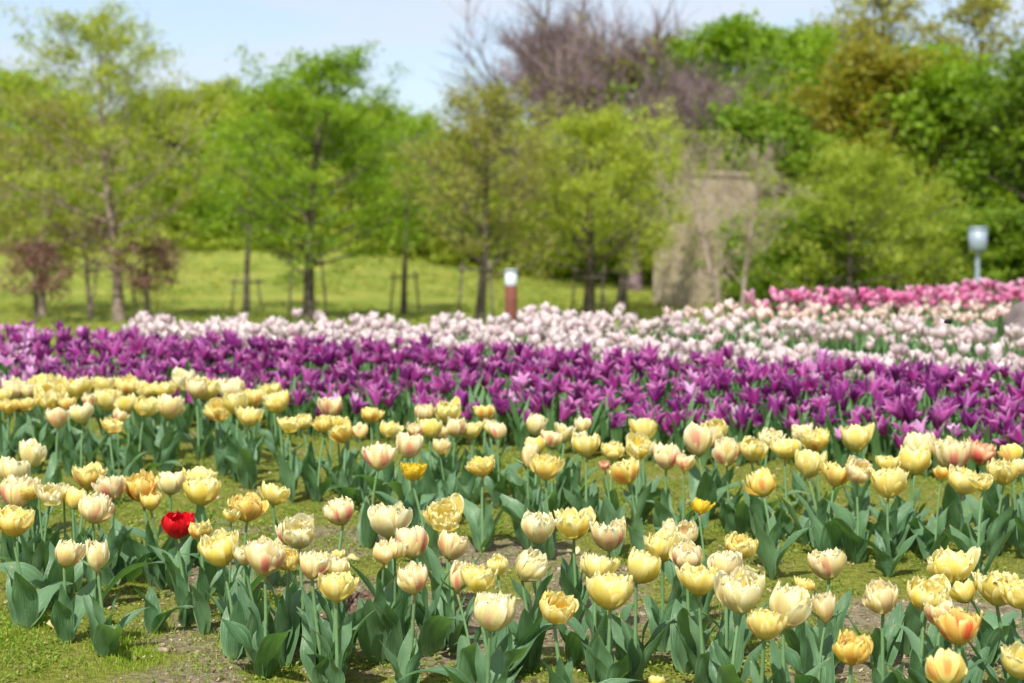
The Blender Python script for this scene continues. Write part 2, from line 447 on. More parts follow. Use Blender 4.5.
mc = mixc(t, ramp(t, sy.outputs[1], 83, 90, 0, 1), mc, (0.07, 0.085, 0.025))   # woodland floor
gc = mixc(t, a2.outputs['Fac'], gc, mc)
finish(t, out, gc, 0.95, 0.1, bump=mth(t, 'ADD', n1, mth(t, 'MULTIPLY', n3, 0.5)), bump_s=1.0, bump_d=0.03)
g = link('ground', mesh_np('ground', np.stack([GX, GY, GZ], -1).reshape(-1, 3), gq, None, {'turf': turf_mask(GX, GY).ravel(), 'meadow': meadow.ravel()}, [mg]))
tag(g, 'brown soil with mossy turf rising to a crest and yellow green meadow beyond', 'ground', kind='structure')

# ------------------------------------------------------------------ tulip parts
def bloom_mesh(name, mat, rng, openness=0.25, layers=((6, 1.0, 0), (6, 0.9, 0.5), (5, 0.78, 1.0)), ragged=0.05, nu=9, nv=11, slim=1.0, H0=0.86, mats=None, sepal=False):
    """A double tulip about one unit wide: layers of cupped, overlapping petals with frilled tips, each with its own lean."""
    mb = MB()
    off = rng.uniform(0, 6.28)
    v = np.concatenate([np.linspace(0, 0.66, nv - 5), [0.76, 0.85, 0.92, 0.97, 1.0]])[:, None] if nv > 7 else np.linspace(0, 1, nv)[:, None]
    u = np.linspace(-1, 1, nu)[None, :]
    squash = rng.uniform(0.9, 1.1); sqa = rng.uniform(0, 6.28)
    for li, (n, rad, lay) in enumerate(layers):
        for k in range(n):
            th0 = off + li * 0.55 + k / n * 2 * math.pi + rng.normal(0, 0.2)
            op = openness * rng.uniform(0.2, 1.7) * (1.15 - 0.5 * lay)
            if lay < 0.3 and rng.uniform() < 0.14:
                op += rng.uniform(0.25, 0.6)                     # a petal that has fallen open
            hgt = H0 * rng.uniform(0.80, 1.10) * (1.0 - 0.02 * lay)
            R = 0.46 * rad * slim * rng.uniform(0.90, 1.07)
            wid = 0.66 * rng.uniform(0.8, 1.14) * (1.0 - 0.22 * lay) * slim * (7.0 / (n + 1)) ** 0.35
            prof = np.sin(np.pi * (0.05 + 0.95 * v ** 0.92) * 0.5 * 1.42)
            prof = prof / prof.max()
            r = R * (0.10 + 0.90 * prof) + op * 0.30 * v ** 2.4
            shape = np.clip(v / 0.48, 0, 1) ** 0.62 * np.sqrt(np.clip(1 - np.clip((v - 0.55) / 0.455, 0, 1) ** 3.2, 0.012, 1))
            half = wid * 0.5 * (0.12 + 0.88 * shape)
            ph1, ph2, ph3 = rng.uniform(0, 6.28, 3)
            fr = ragged * v ** 3 * (np.sin(u * 4.2 + ph1) * 0.8 + np.sin(u * 9 + ph2) * 0.6 + np.sin(u * 15 + ph3) * 0.35)
            z = hgt * (v ** 1.10) * (1 - 0.07 * (u ** 2) * v) + fr
            cup = (0.10 + 0.06 * rng.normal()) * (u ** 2) * shape
            wave = 0.030 * np.sin(v * 6 + u * 2.5 + ph2) * np.abs(u) * v + ragged * 0.6 * v ** 2.2 * np.sin(u * 5.5 + ph2) + 0.012 * np.sin(u * 9 + ph3) * v
            rr = r - cup * 0.55 + wave + 0.012 * li + rng.normal(0.0, 0.05) * v ** 4
            y = u * half
            ang = y / np.maximum(r, 0.16) * 0.72
            x_ = rr * np.cos(ang); y_ = rr * np.sin(ang) + y * 0.28
            c, s = math.cos(th0), math.sin(th0)
            tilt = rng.normal(0, 0.08)
            X = x_ * c - y_ * s + tilt * z * s; Y = x_ * s + y_ * c - tilt * z * c
            mb.grid(np.stack([X, Y, z + np.zeros_like(X)], -1), np.broadcast_to((u + 1) / 2, X.shape), np.broadcast_to(v, X.shape), (rng.uniform(), rng.uniform(), lay))
    return mb.mesh(name, [mat] if mats is None else mats)

def lily_mesh(name, mat, rng, openness=0.5, nu=5, nv=7):
    """A lily flowered tulip, petal length about one unit: six long pointed petals that arch outwards."""
    mb = MB(); off = rng.uniform(0, 6.28)
    v = np.linspace(0, 1, nv)[:, None]; u = np.linspace(-1, 1, nu)[None, :]
    for k in range(6):
        th0 = off + k / 6 * 2 * math.pi + rng.normal(0, 0.16)
        op = openness * rng.uniform(0.5, 1.5)
        L = rng.uniform(0.88, 1.1); wid = rng.uniform(0.31, 0.42)
        a = 0.25 + (0.25 + op) * np.linspace(0, 1, nv) ** 1.3       # lean from the upright along the petal
        a[0] = 0.9; a[1] = max(0.35, 0.3 + op * 0.3)
        dr = np.concatenate([[0], np.cumsum(np.sin(a[:-1]) * L / (nv - 1))]); dz = np.concatenate([[0], np.cumsum(np.cos(a[:-1]) * L / (nv - 1))])
        r = dr[:, None] + 0.03; z = dz[:, None]
        half = wid * 0.5 * np.sin(np.pi * np.clip(v * 0.86 + 0.14, 0, 1)) ** 0.8 + 0.004
        fold = 0.16 * u ** 2 * half / 0.2
        y = u * half
        x_ = r - fold * 0.8; zz = z + fold * 0.35 + 0.02 * np.sin(v * 8 + k) * np.abs(u)
        c, s = math.cos(th0), math.sin(th0)
        tw = rng.normal(0, 0.12) * v
        y2 = y + tw * 0.3
        mb.grid(np.stack([x_ * c - y2 * s, x_ * s + y2 * c, zz + 0 * y], -1), np.broadcast_to((u + 1) / 2, (nv, nu)), np.broadcast_to(v, (nv, nu)), (rng.uniform(), rng.uniform(), 0.3 * (k % 2)))
    return mb.mesh(name, [mat])

def leaf_surface(mb, rng, L=0.2, wd=0.05, lean0=0.12, lean1=0.8, th=0.0, z0=0.0, nu=5, nv=11, mi=0, fold=0.35, wavy=0.006):
    v = np.linspace(0, 1, nv); u = np.linspace(-1, 1, nu)
    a = lean0 + (lean1 - lean0) * v ** 1.6
    dr = np.concatenate([[0], np.cumsum(np.sin(a[:-1]) * L / (nv - 1))]); dz = np.concatenate([[0], np.cumsum(np.cos(a[:-1]) * L / (nv - 1))])
    half = wd * 0.5 * (np.sin(np.pi * np.clip(v, 0, 1) ** 0.72) ** 0.75 * (1 - 0.12 * v) + 0.22 * (1 - v) ** 3) + 0.0004
    f = fold * (1 - 0.55 * v)
    ph = rng.uniform(0, 6.28, 2); sw = rng.normal(0, 0.02)
    V, U = v[:, None], u[None, :]
    lift = half[:, None] * f[:, None] * (np.abs(U) ** 1.6) * 1.1 + wavy * np.sin(V * 9 + ph[0] + np.sign(U) * 1.2) * np.abs(U) * np.sin(np.pi * V)
    y = U * half[:, None] * np.sqrt(1 - 0.5 * f[:, None] ** 2) + sw * V ** 2
    # the fold lifts the edges towards the upper face, which looks in and up
    nx, nz = -np.cos(a)[:, None], np.sin(a)[:, None]
    r = 0.004 + dr[:, None] + nx * lift; z = z0 + dz[:, None] + nz * lift
    tw = rng.normal(0, 0.35) * V ** 1.5
    y2 = y * np.cos(tw); r2 = r + y * np.sin(tw) * 0.8
    c, s = math.cos(th), math.sin(th)
    mb.grid(np.stack([r2 * c - y2 * s, r2 * s + y2 * c, z + 0 * y], -1), np.broadcast_to((U + 1) / 2, (nv, nu)), np.broadcast_to(V, (nv, nu)), (rng.uniform(), rng.uniform(), 0), mi)

def make_leaf_mesh(rng, mat, **kw):
    mb = MB(); leaf_surface(mb, rng, **kw)
    return mb.mesh('leaf', [mat])
LEAVES_BIG = [make_leaf_mesh(RNG, M_LEAF, L=RNG.uniform(0.15, 0.20), wd=RNG.uniform(0.046, 0.064), lean0=RNG.uniform(0.15, 0.45), lean1=RNG.uniform(0.45, 1.35), wavy=RNG.uniform(0.004, 0.012), fold=RNG.uniform(0.25, 0.55), nu=7) for _ in range(14)]
LEAVES_DROOP = [make_leaf_mesh(RNG, M_LEAF, L=RNG.uniform(0.17, 0.21), wd=RNG.uniform(0.05, 0.066), lean0=RNG.uniform(0.35, 0.6), lean1=RNG.uniform(1.5, 2.3)) for _ in range(6)]
LEAVES_SMALL = [make_leaf_mesh(RNG, M_LEAF, L=RNG.uniform(0.10, 0.145), wd=RNG.uniform(0.022, 0.036), lean0=RNG.uniform(0.08, 0.25), lean1=RNG.uniform(0.3, 0.8)) for _ in range(8)]
LEAVES_NARROW = [make_leaf_mesh(RNG, M_LEAF_FAR, L=RNG.uniform(0.15, 0.22), wd=RNG.uniform(0.018, 0.030), lean0=RNG.uniform(0.08, 0.3), lean1=RNG.uniform(0.3, 0.9), nv=7, nu=3) for _ in range(10)]

_sm = MB(); leaf_surface(_sm, RNG, L=1.0, wd=.26, lean0=1.1, lean1=.05, fold=.5, wavy=.02); SEPAL = _sm.mesh('sepal', [M_STEM])
def make_stem(rng, lean, r=0.0036):
    """Unit height stem; returns the mesh and where its top is."""
    th = rng.uniform(0, 6.28); z = np.linspace(0, 1, 9)
    off = lean * z ** 1.8; wob = 0.012 * np.sin(z * 5 + th)
    pts = np.stack([(off + wob) * math.cos(th), off * math.sin(th) - wob * math.sin(th), z], -1)
    pts[:, :2] -= pts[0, :2]
    return pts
def stem_mesh(pts, hgt, r=0.0036, mat=None):
    mb = MB(); p = pts.copy(); p *= np.array([hgt, hgt, hgt])
    mb.tube(p, r * 1.12, r * 0.9, 7)
    return mb.mesh('stem', [mat or M_STEM])

# ------------------------------------------------------------------ the yellow tulips, one by one (photo x, y of the bloom, its width, its kind)
BACK = """13,391,24,P 3,398,20,L 9,408,18,G 28,406,17,G 29,393,15,P 45,387,26,L 51,397,32,L 68,406,16,G 80,391,26,L 90,402,14,P 104,388,22,L 105,402,25,L
58,420,20,P 83,415,22,C 118,417,14,P 109,428,20,G 128,388,22,G 139,389,18,P 149,392,20,L 167,392,20,L 129,406,20,L 144,409,24,L 168,411,26,C 185,383,22,C
196,390,20,P 205,391,26,L 231,392,24,C 219,412,24,G 237,406,24,L 254,400,22,G 249,419,24,L 272,393,19,L 279,405,25,L 290,427,22,L 304,423,16,L 331,410,22,P
325,426,18,G 337,425,19,L 346,435,24,G 360,432,15,P 371,417,21,G 378,460,29,P 388,432,21,L 412,474,22,Y 408,447,25,P 415,431,15,P 430,431,23,L 425,415,19,P
448,414,25,L 440,448,16,P 444,433,13,P 456,430,20,P 472,433,22,L 486,415,20,G 490,429,16,C 498,433,15,P 483,469,26,G 534,427,20,C 550,441,20,P 528,458,19,P
537,448,20,L 546,470,28,G 564,435,18,C 582,426,15,C 582,439,15,C 587,448,26,L 612,453,22,L 644,433,25,L 638,449,28,L 630,474,30,G 605,466,10,S 666,459,26,P
684,464,17,P 699,444,29,P 713,435,26,L 727,455,27,P 699,508,18,Y 751,452,26,L 768,440,22,C 785,451,26,L 804,436,22,C 818,443,28,G 808,466,30,L 834,477,27,G
857,472,25,P 764,486,29,G 857,441,28,L 887,467,22,L 888,486,34,L 918,450,29,C 912,464,32,L 954,459,34,P 979,456,26,S 942,474,15,G 962,484,30,L 983,484,20,L
1004,475,29,L 1012,456,22,G 1022,468,16,P"""
MIDDLE = """30,457,26,C 13,474,30,C 15,496,34,P 30,494,17,G 13,525,34,G 39,494,14,P 50,496,24,C 64,493,16,P 73,501,24,L 93,512,33,P 88,480,29,G 114,490,27,P
143,490,30,O 151,503,22,G 170,486,24,C 201,495,34,L 200,482,28,L 176,527,31,R 201,533,25,G 231,517,18,L 247,511,34,O 273,497,27,L 300,535,34,C 343,514,30,P
390,524,36,C 384,555,22,P 395,551,20,P 414,546,31,P 447,516,36,L 449,549,29,P 540,531,33,C 574,527,36,L 498,567,22,L 522,568,32,C 609,539,34,P 663,550,34,L
673,532,17,P 686,536,24,P 687,560,32,P 737,549,32,G 829,568,36,P 803,587,20,G 883,600,32,P 951,571,44,L"""
FRONT = """64,556,28,P 98,559,25,C 223,552,40,L 245,557,24,C 265,561,38,P 289,561,24,G 286,536,20,P 312,568,29,P 325,565,22,P 338,556,12,L 338,570,21,C
336,590,34,L 415,582,31,P 457,580,24,P 476,582,33,L 490,616,44,C 554,610,36,G 596,571,33,L 610,595,42,L 636,570,36,L 699,584,38,L 728,570,32,P 741,596,45,C
784,610,45,C 764,628,38,G 826,610,24,P 851,653,37,O 927,597,42,L 940,615,30,P 960,632,44,O 967,594,28,L 997,592,46,L 1023,598,34,L 947,673,40,G 1020,665,40,L 655,683,16,L"""
def parse(s):
    return [(float(a), float(b), float(c), d) for a, b, c, d in (x.split(',') for x in s.split())]
LOOK = {'L': 'pale lemon', 'C': 'cream', 'P': 'pink-blushed', 'G': 'golden yellow', 'O': 'orange-flamed yellow', 'S': 'salmon pink', 'Y': 'bright pure yellow', 'R': 'bright red'}
ORD = 'zeroth first second third fourth fifth sixth seventh eighth ninth tenth eleventh twelfth thirteenth fourteenth fifteenth sixteenth seventeenth eighteenth nineteenth twentieth'.split()
OPEN = {'L': 0.27, 'C': 0.18, 'P': 0.18, 'G': 0.32, 'O': 0.32, 'S': 0.25, 'Y': 0.3, 'R': 0.1}
def yellow_tulips(items, rowname, hb):
    kinds = {}
    for it in items:
        kinds.setdefault(it[3], []).append(it)
    for k in kinds:
        kinds[k].sort()
    for i, (px, py, w, kd) in enumerate(items):
        rng = np.random.default_rng(int(px * 131 + py * 17))
        h = hb * rng.uniform(0.93, 1.07) * (0.87 if px < 110 and rowname[0] == 'f' else 1)                         # height of the bloom's middle
        x, y = spot(px, py, h)
        size = w / FPX * y * (1.15 if py < 500 else 1.11)
        z0 = float(terrain(x, y))
        n, j = len(kinds[kd]), kinds[kd].index((px, py, w, kd))
        who = f'{LOOK[kd]} double tulip'
        if kd == 'R':
            lab = 'only bright red tulip, standing among the yellow ones in the middle row'
        elif n == 1:
            lab = f'{who}, the only one of its colour in the {rowname}'
        elif j * 2 < n:
            lab = f'{who} in {rowname}, {ORD[j + 1]} of its colour from the left'
        else:
            lab = f'{who} in {rowname}, {ORD[n - j]} of its colour from the right'
        root = empty('red_tulip' if kd == 'R' else 'yellow_tulip', (x, y, z0))
        tag(root, lab, 'tulip', None if kd == 'R' else f'yellow double tulips of the {rowname}')
        small = size < 0.05
        lay = ((6, 1.0, 0), (5, 0.85, 0.5)) if (small or kd == 'R') else ((6, 1.0, 0), (6, 0.88, 0.4), (5, 0.70, 0.8), (4, 0.45, 1.0))
        op = OPEN[kd] * rng.uniform(0.5, 1.7)
        bh = rng.uniform(0.74, 0.90) * (1.05 if kd in 'CPR' else 0.95)
        bud = (px, py) in ((98, 559), (826, 610), (528, 458), (457, 580), (673, 532))
        sl = 0.84 if bud else 1.0
        if bud:
            op, bh = 0.02, 1.12
        bm = bloom_mesh('bloom', BLOOM[kd], rng, op, lay, 0.035 + 0.03 * rng.uniform(), H0=bh)
        sc = size / (1.0 + 0.35 * op)
        pts = make_stem(rng, rng.uniform(0.0, 0.16))
        hs = h - 0.42 * sc * bh
        link('stem', stem_mesh(pts, hs, 0.0034 if not small else 0.0026), root)
        top = pts[-1] * hs
        root.location.x -= top[0]; root.location.y -= top[1]
        link('bloom', bm, root, tuple(top), (rng.normal(0, 0.15 if rng.uniform() > .15 else .38), rng.normal(0, 0.15), 0), (sc * sl, sc * sl, sc))
        if bud:                                                   # green outer sepals still hold the bud
            for q in range(2):
                link('sepal', SEPAL, root, tuple(top), (0, 0, q * 3.3 + rng.normal(0, .4)), (sc * 1.15,) * 3)
        t0 = rng.uniform(0, 6.28); k = rng.uniform(0.74, 1.0) * (0.8 if px < 110 and rowname[0] == 'f' else 1)
        nl = 3 if rng.uniform() < 0.6 else 2
        for q in range(nl):
            me = LEAVES_DROOP[rng.integers(6)] if rng.uniform() < 0.16 else LEAVES_BIG[rng.integers(14)]
            link('leaf', me, root, (0, 0, -0.004), (rng.normal(0, 0.08), rng.normal(0, 0.08), t0 + q * 6.28 / nl + rng.normal(0, 0.3)), (k, k, k))
        for q in range(2 if rng.uniform() < 0.45 else 1):
            zz = hs * rng.uniform(0.1, 0.3); pz = np.array([np.interp(zz, pts[:, 2] * hs, pts[:, c] * hs) for c in (0, 1)])
            link('leaf', LEAVES_SMALL[rng.integers(8)], root, (pz[0], pz[1], zz), (0, 0, t0 + 1.2 + q * 2.6 + rng.normal(0, 0.4)), (k, k, k))
yellow_tulips(parse(BACK), 'back yellow row', 0.215)
yellow_tulips(parse(MIDDLE), 'middle yellow row', 0.212)
yellow_tulips(parse(FRONT), 'front yellow row', 0.208)

# plants of the same rows that carry no bloom
for i, (px, py) in enumerate([(154, 635), (20, 585), (60, 610), (180, 600), (130, 585), (240, 650), (290, 640), (372, 640), (400, 665), (440, 650), (520, 668), (575, 660), (640, 665), (690, 660), (800, 662), (880, 668), (905, 655), (985, 668), (110, 470), (160, 470), (240, 475), (310, 485), (360, 505), (470, 515), (560, 512), (640, 520), (690, 545), (770, 540), (850, 550), (930, 560), (990, 555), (745, 535), (805, 548), (890, 556), (60, 460), (520, 508)]):
    rng = np.random.default_rng(900 + i)
    dx, dy, dz = ray(px, py); tt = -0.938 / (dz - 0.06 * dy)
    x, y = dx * tt, dy * tt
    rowname = 'front' if i < 18 else 'back'
    root = empty('tulip_plant', (x, y, float(terrain(x, y))))
    tag(root, f'flowerless tulip plant of broad grey green leaves in the {rowname} yellow row', 'tulip plant', f'flowerless tulip plants of the {rowname} row')
    t0 = rng.uniform(0, 6.28); k = rng.uniform(0.7, 1.0) if i else 0.6
    for q in range(4):
        me = LEAVES_DROOP[rng.integers(6)] if rng.uniform() < 0.15 else (LEAVES_BIG[rng.integers(14)] if q < 3 else LEAVES_SMALL[rng.integers(8)])
        link('leaf', me, root, (0, 0, -0.004), (rng.normal(0, 0.1), rng.normal(0, 0.1), t0 + q * 1.9), (k, k, k))

# ------------------------------------------------------------------ the purple band
def band(yf, yr, x0, x1, step, seed, keep=lambda x, y: True):
    rng = np.random.default_rng(seed); out = []
    for xx in np.arange(x0, x1, step):
        for yy in np.arange(yf(xx), yr(xx), step):
            x = xx + rng.uniform(-.5, .5) * step; y = yy + rng.uniform(-.5, .5) * step
            if keep(x, y):
                out.append((x, y))
    return out
def pxof(x, y):
    return W / 2 + FPX * x / y
def pyof(y, z):
    return HORIZON - FPX * z / y
PUR = band(lambda x: 5.72 - 0.395 * x, lambda x: 6.80 - 0.43 * x, -3.4, 2.7, 0.068, 11, lambda x, y: -260 < pxof(x, y) < 1290)
seen = lambda p: -14 < pxof(*p) < 1038
PUR.sort(key=lambda p: (not seen(p), p[1] + 0.40 * p[0]))
LILY = [(lily_mesh('bloom', m, np.random.default_rng(40 + i), o), i) for i, (m, o) in enumerate([(M_PURPLE, .2), (M_PURPLE, .4), (M_DEEP, .25), (M_PURPLE, .6), (M_PURPLE, .45), (M_DEEP, .3), (M_PURPLE, .4), (M_DEEP, .4), (M_PURPLE, .7), (M_PURPLE, .3), (M_DEEP, .1), (M_PURPLE, .2)])]
LILY_MAUVE = [lily_mesh('bloom', M_MAUVE, np.random.default_rng(70 + i), o) for i, o in enumerate((.1, .3, .5))]
STEMS_FAR = []
for i in range(8):
    p = make_stem(np.random.default_rng(300 + i), 0.12)
    STEMS_FAR.append((stem_mesh(p, 1.0, 0.0028 / 0.25), p[-1]))
class Merge:
    """Gathers copies of meshes into one object, for what is past counting."""
    def __init__(s):
        s.v, s.q, s.uv, s.a, s.mi, s.n, s.cache = [], [], [], [], [], 0, {}
    def add(s, me, M, mi):
        if me.name not in s.cache:
            n = len(me.vertices); co = np.empty(n * 3, np.float32); me.vertices.foreach_get('co', co)
            l = np.empty(len(me.loops), np.int32); me.loops.foreach_get('vertex_index', l)
            uvl = np.empty(len(l) * 2, np.float32); me.uv_layers[0].data.foreach_get('uv', uvl)
            uv = np.zeros((n, 2), np.float32); uv[l] = uvl.reshape(-1, 2)
            a = np.empty(n * 3, np.float32); me.attributes['pet'].data.foreach_get('vector', a)
            s.cache[me.name] = (co.reshape(-1, 3), l.reshape(-1, 4), uv, a.reshape(-1, 3))
        co, q, uv, a = s.cache[me.name]
        Mn = np.array(M)
        s.v.append(co @ Mn[:3, :3].T + Mn[:3, 3]); s.q.append(q + s.n); s.uv.append(uv); s.a.append(a); s.mi.append(np.full(len(q), mi)); s.n += len(co)
    def build(s, name, mats):
        return link(name, mesh_np(name, np.concatenate(s.v), np.concatenate(s.q), np.concatenate(s.uv), {'pet': np.concatenate(s.a)}, mats, np.concatenate(s.mi)))
def TRS(loc, rot, sc):
    return Matrix.LocRotScale(Vector(loc), Euler(rot), Vector(sc))
rest = Merge(); PM = [M_PURPLE, M_DEEP, M_STEM, M_LEAF_FAR, M_MAUVE]
GP, GD, GM = 'purple tulips packed in the band behind the yellow rows', 'deep purple tulips packed in the band behind the yellow rows', 'mauve tulips mixed into the purple band'
for i, (x, y) in enumerate(PUR):
    rng = np.random.default_rng(5000 + i)
    z0 = float(terrain(x, y)); depth = (y - (5.72 - 0.4 * x)) / 1.14
    h = (0.112 + 0.08 * min(1, max(0, depth) * 2.0)) * rng.uniform(0.78, 1.2)
    px = pxof(x, y)
    mauve = rng.uniform() < (0.42 if -20 < px < 130 and (depth > 0.75 or (depth < .45 and px < 60)) else 0.05)
    bi = int(rng.integers(12)); me = LILY_MAUVE[bi % 3] if mauve else LILY[bi][0]
    deep = (not mauve) and bi in (2, 5, 7, 10)
    L = rng.uniform(0.046, 0.080) * (0.85 if mauve else 1)
    sm, top = STEMS_FAR[int(rng.integers(8))]
    rz = rng.uniform(0, 6.28); rot = (rng.normal(0, .38), rng.normal(0, .38), rng.uniform(0, 6.28))
    lv = [(LEAVES_NARROW[int(rng.integers(10))], (0, 0, rng.uniform(0, 6.28)), rng.uniform(.85, 1.1)) for _ in range(3 if depth < 0.25 else 2)]
    tp = (top[0] * h, top[1] * h, h)
    if i < 300:
        root = empty('purple_tulip', (x, y, z0), rz)
        if mauve:
            tag(root, 'pale mauve tulip scattered among the purple lily-flowered ones', 'tulip', GM)
        elif deep:
            tag(root, 'deep violet lily-flowered tulip in the purple band behind the yellow rows', 'tulip', GD)
        else:
            tag(root, 'magenta purple lily-flowered tulip in the band behind the yellow rows', 'tulip', GP)
        link('bloom', me, root, tp, rot, (L, L, L))
        link('stem', sm, root, (0, 0, 0), (0, 0, 0), (h, h, h))
        for m_, r_, k_ in lv:
            link('leaf', m_, root, (0, 0, 0), r_, (k_, k_, k_))
    else:
        B = TRS((x, y, z0), (0, 0, rz), (1, 1, 1))
        rest.add(me, B @ TRS(tp, rot, (L, L, L)), 4 if mauve else (1 if deep else 0))
        rest.add(sm, B @ TRS((0, 0, 0), (0, 0, 0), (h, h, h)), 2)
        for m_, r_, k_ in lv:
            rest.add(m_, B @ TRS((0, 0, 0), r_, (k_, k_, k_)), 3)
o = rest.build('purple_tulips', PM)
tag(o, 'mass of purple tulips filling the far side of the purple band', 'tulips', kind='stuff')

# ------------------------------------------------------------------ white, pale peach and pink beds on the crest
def far_tulip_mesh(name, mat, rng, h, size, op):
    """Stem, leaves and a small single bloom in one mesh: too small in the picture to show parts."""
    bm = bloom_mesh('far bloom', mat, rng, op, ((3, 1.0, 0), (3, 0.92, 0.5)), 0.02, nu=5, nv=6, slim=0.92, H0=1.05)
    mg_ = Merge()
    p = make_stem(rng, 0.1); sm = stem_mesh(p, h, 0.0026)
    mg_.add(bm, TRS(tuple(p[-1] * h), (rng.normal(0, .12), rng.normal(0, .12), 0), (size,) * 3), 0)
    mg_.add(sm, Matrix.Identity(4), 1)
    for q in range(3):
        k = rng.uniform(.8, 1.1)
        mg_.add(LEAVES_NARROW[int(rng.integers(10))], TRS((0, 0, 0), (0, 0, q * 2.1 + rng.normal(0, .4)), (k * 1.15, k * 1.15, k)), 2)
    return mesh_np(name, np.concatenate(mg_.v), np.concatenate(mg_.q), np.concatenate(mg_.uv), {'pet': np.concatenate(mg_.a)}, [mat, M_STEM, M_LEAF_FAR], np.concatenate(mg_.mi))
def far_set(name, mat, n, seed, size, hh=(0.145, 0.2)):
    rr = np.random.default_rng(seed)
    return [far_tulip_mesh(name, mat, rr, rr.uniform(*hh), rr.uniform(*size), rr.uniform(.05, .9)) for _ in range(n)]
WH = far_set('white_tulip', M_WHITE, 12, 1, (0.033, 0.047))
BL = far_set('blush_tulip', M_BLUSH, 8, 2, (0.034, 0.046), (0.15, 0.185))
PK = far_set('pink_tulip', M_PINK, 10, 3, (0.042, 0.054), (0.165, 0.21))
M_PINKL = petal_mat('light pink petals', (0.76, 0.27, 0.44), (0.80, 0.40, 0.54), (0.85, 0.62, 0.70), (0.8, 0.6, 0.5), (0.65, 0.1, 0.25), 0.5, trans=0.3)
PK += far_set('pink_tulip', M_PINKL, 4, 4, (0.042, 0.052), (0.165, 0.21))
def plant_beds(pts, sets, label, cat, group, seed, most=300, restname=None, restlabel=None, restmats=None):
    rng = np.random.default_rng(seed); mg_ = Merge(); extra = False
    pts = sorted(pts, key=lambda p: not seen(p)); most = min(most, sum(map(seen, pts)))
    for i, (x, y) in enumerate(pts):
        me = sets[int(rng.integers(len(sets)))]
        k = rng.uniform(.8, 1.18); rz = rng.uniform(0, 6.28); z0 = float(terrain(x, y))
        if i < most:
            o = link(me.name.split('.')[0], me, None, (x, y, z0), (0, 0, rz), (k, k, k))
            if me.materials[0] is M_PINKL:
                tag(o, 'light pink tulip among the bright pink ones of the rearmost bed', cat, 'light pink tulips in the rearmost bed')
            else:
                tag(o, label, cat, group)
        else:
            extra = True
            n = len(me.vertices)
            mg_.add(me, TRS((x, y, z0), (0, 0, rz), (k, k, k)), 0)
            mi = np.empty(len(me.polygons), np.int32); me.polygons.foreach_get('material_index', mi); mg_.mi[-1] = mi
    if extra:
        tag(mg_.build(restname, restmats), restlabel, 'tulips', kind='stuff')
inside = lambda x, y: -10 < pxof(x, y) < 1290
W1 = band(lambda x: 7.02 - 0.42 * x, lambda x: 7.54 - 0.42 * x + .10 * math.sin(x * 3), -2.0, 3.1, 0.058, 21, lambda x, y: inside(x, y) and pxof(x, y) > 128)
W2 = band(lambda x: 8.34 - 0.40 * x, lambda x: 8.76 - 0.38 * x + .08 * math.sin(x * 4), -0.2, 3.7, 0.060, 22, lambda x, y: inside(x, y) and pxof(x, y) > 530 and y < crest(x) + .1)
W1 += band(lambda x: 7.56 - 0.42 * x, lambda x: 8.40 + .06 * math.sin(5 * x), -1.95, 0.42, 0.062, 27, lambda x, y: inside(x, y) and pxof(x, y) > 126)
W1.sort(key=lambda p: p[1] + .42 * p[0])
WA = W1 + W2
print("COUNTS", len(PUR), len(WA))
plant_beds(WA, WH, 'small white tulip with a faint pink blush in the pale bed behind the purple band', 'tulip', 'white tulips behind the purple band', 5, 300, 'white_tulips', 'mass of white tulips farther back on the crest', [M_WHITE, M_STEM, M_LEAF_FAR])
W3 = band(lambda x: 8.80, lambda x: 9.02, 0.7, 3.9, 0.078, 23, lambda x, y: inside(x, y) and pxof(x, y) > 670 and y < crest(x) + .1)
W3 += band(lambda x: 9.02 + .1 * (x - 1), lambda x: 9.3 + .2 * (x - 1), 0.9, 4.1, 0.10, 25, lambda x, y: inside(x, y) and y < crest(x) + .1)
plant_beds(W3, BL, 'pale peach pink tulip in front of the pink bed on the crest', 'tulip', 'pale peach tulips in front of the pink bed', 6, 300, 'blush_tulips', 'mass of pale peach tulips before the pink bed', [M_BLUSH, M_STEM, M_LEAF_FAR])
P1 = band(lambda x: 9.42 + 0.12 * (x - 1.3), lambda x: 9.9 + 0.55 * (x - 1.3), 1.05, 4.6, 0.066, 24, lambda x, y: inside(x, y) and pxof(x, y) > 742 and y < 9.55 + .0042 * (pxof(x, y) - 742) and y < crest(x) + .2)
P1.sort(key=lambda p: p[1])
print("COUNTS", len(W3), len(P1))
plant_beds(P1, PK, "bright pink tulip in the rearmost bed below the dark trees", "tulip", "pink tulips in the rearmost bed", 7, 300, "pink_tulips", "mass of pink tulips at the far side of the rearmost bed", [M_PINK, M_STEM, M_LEAF_FAR])

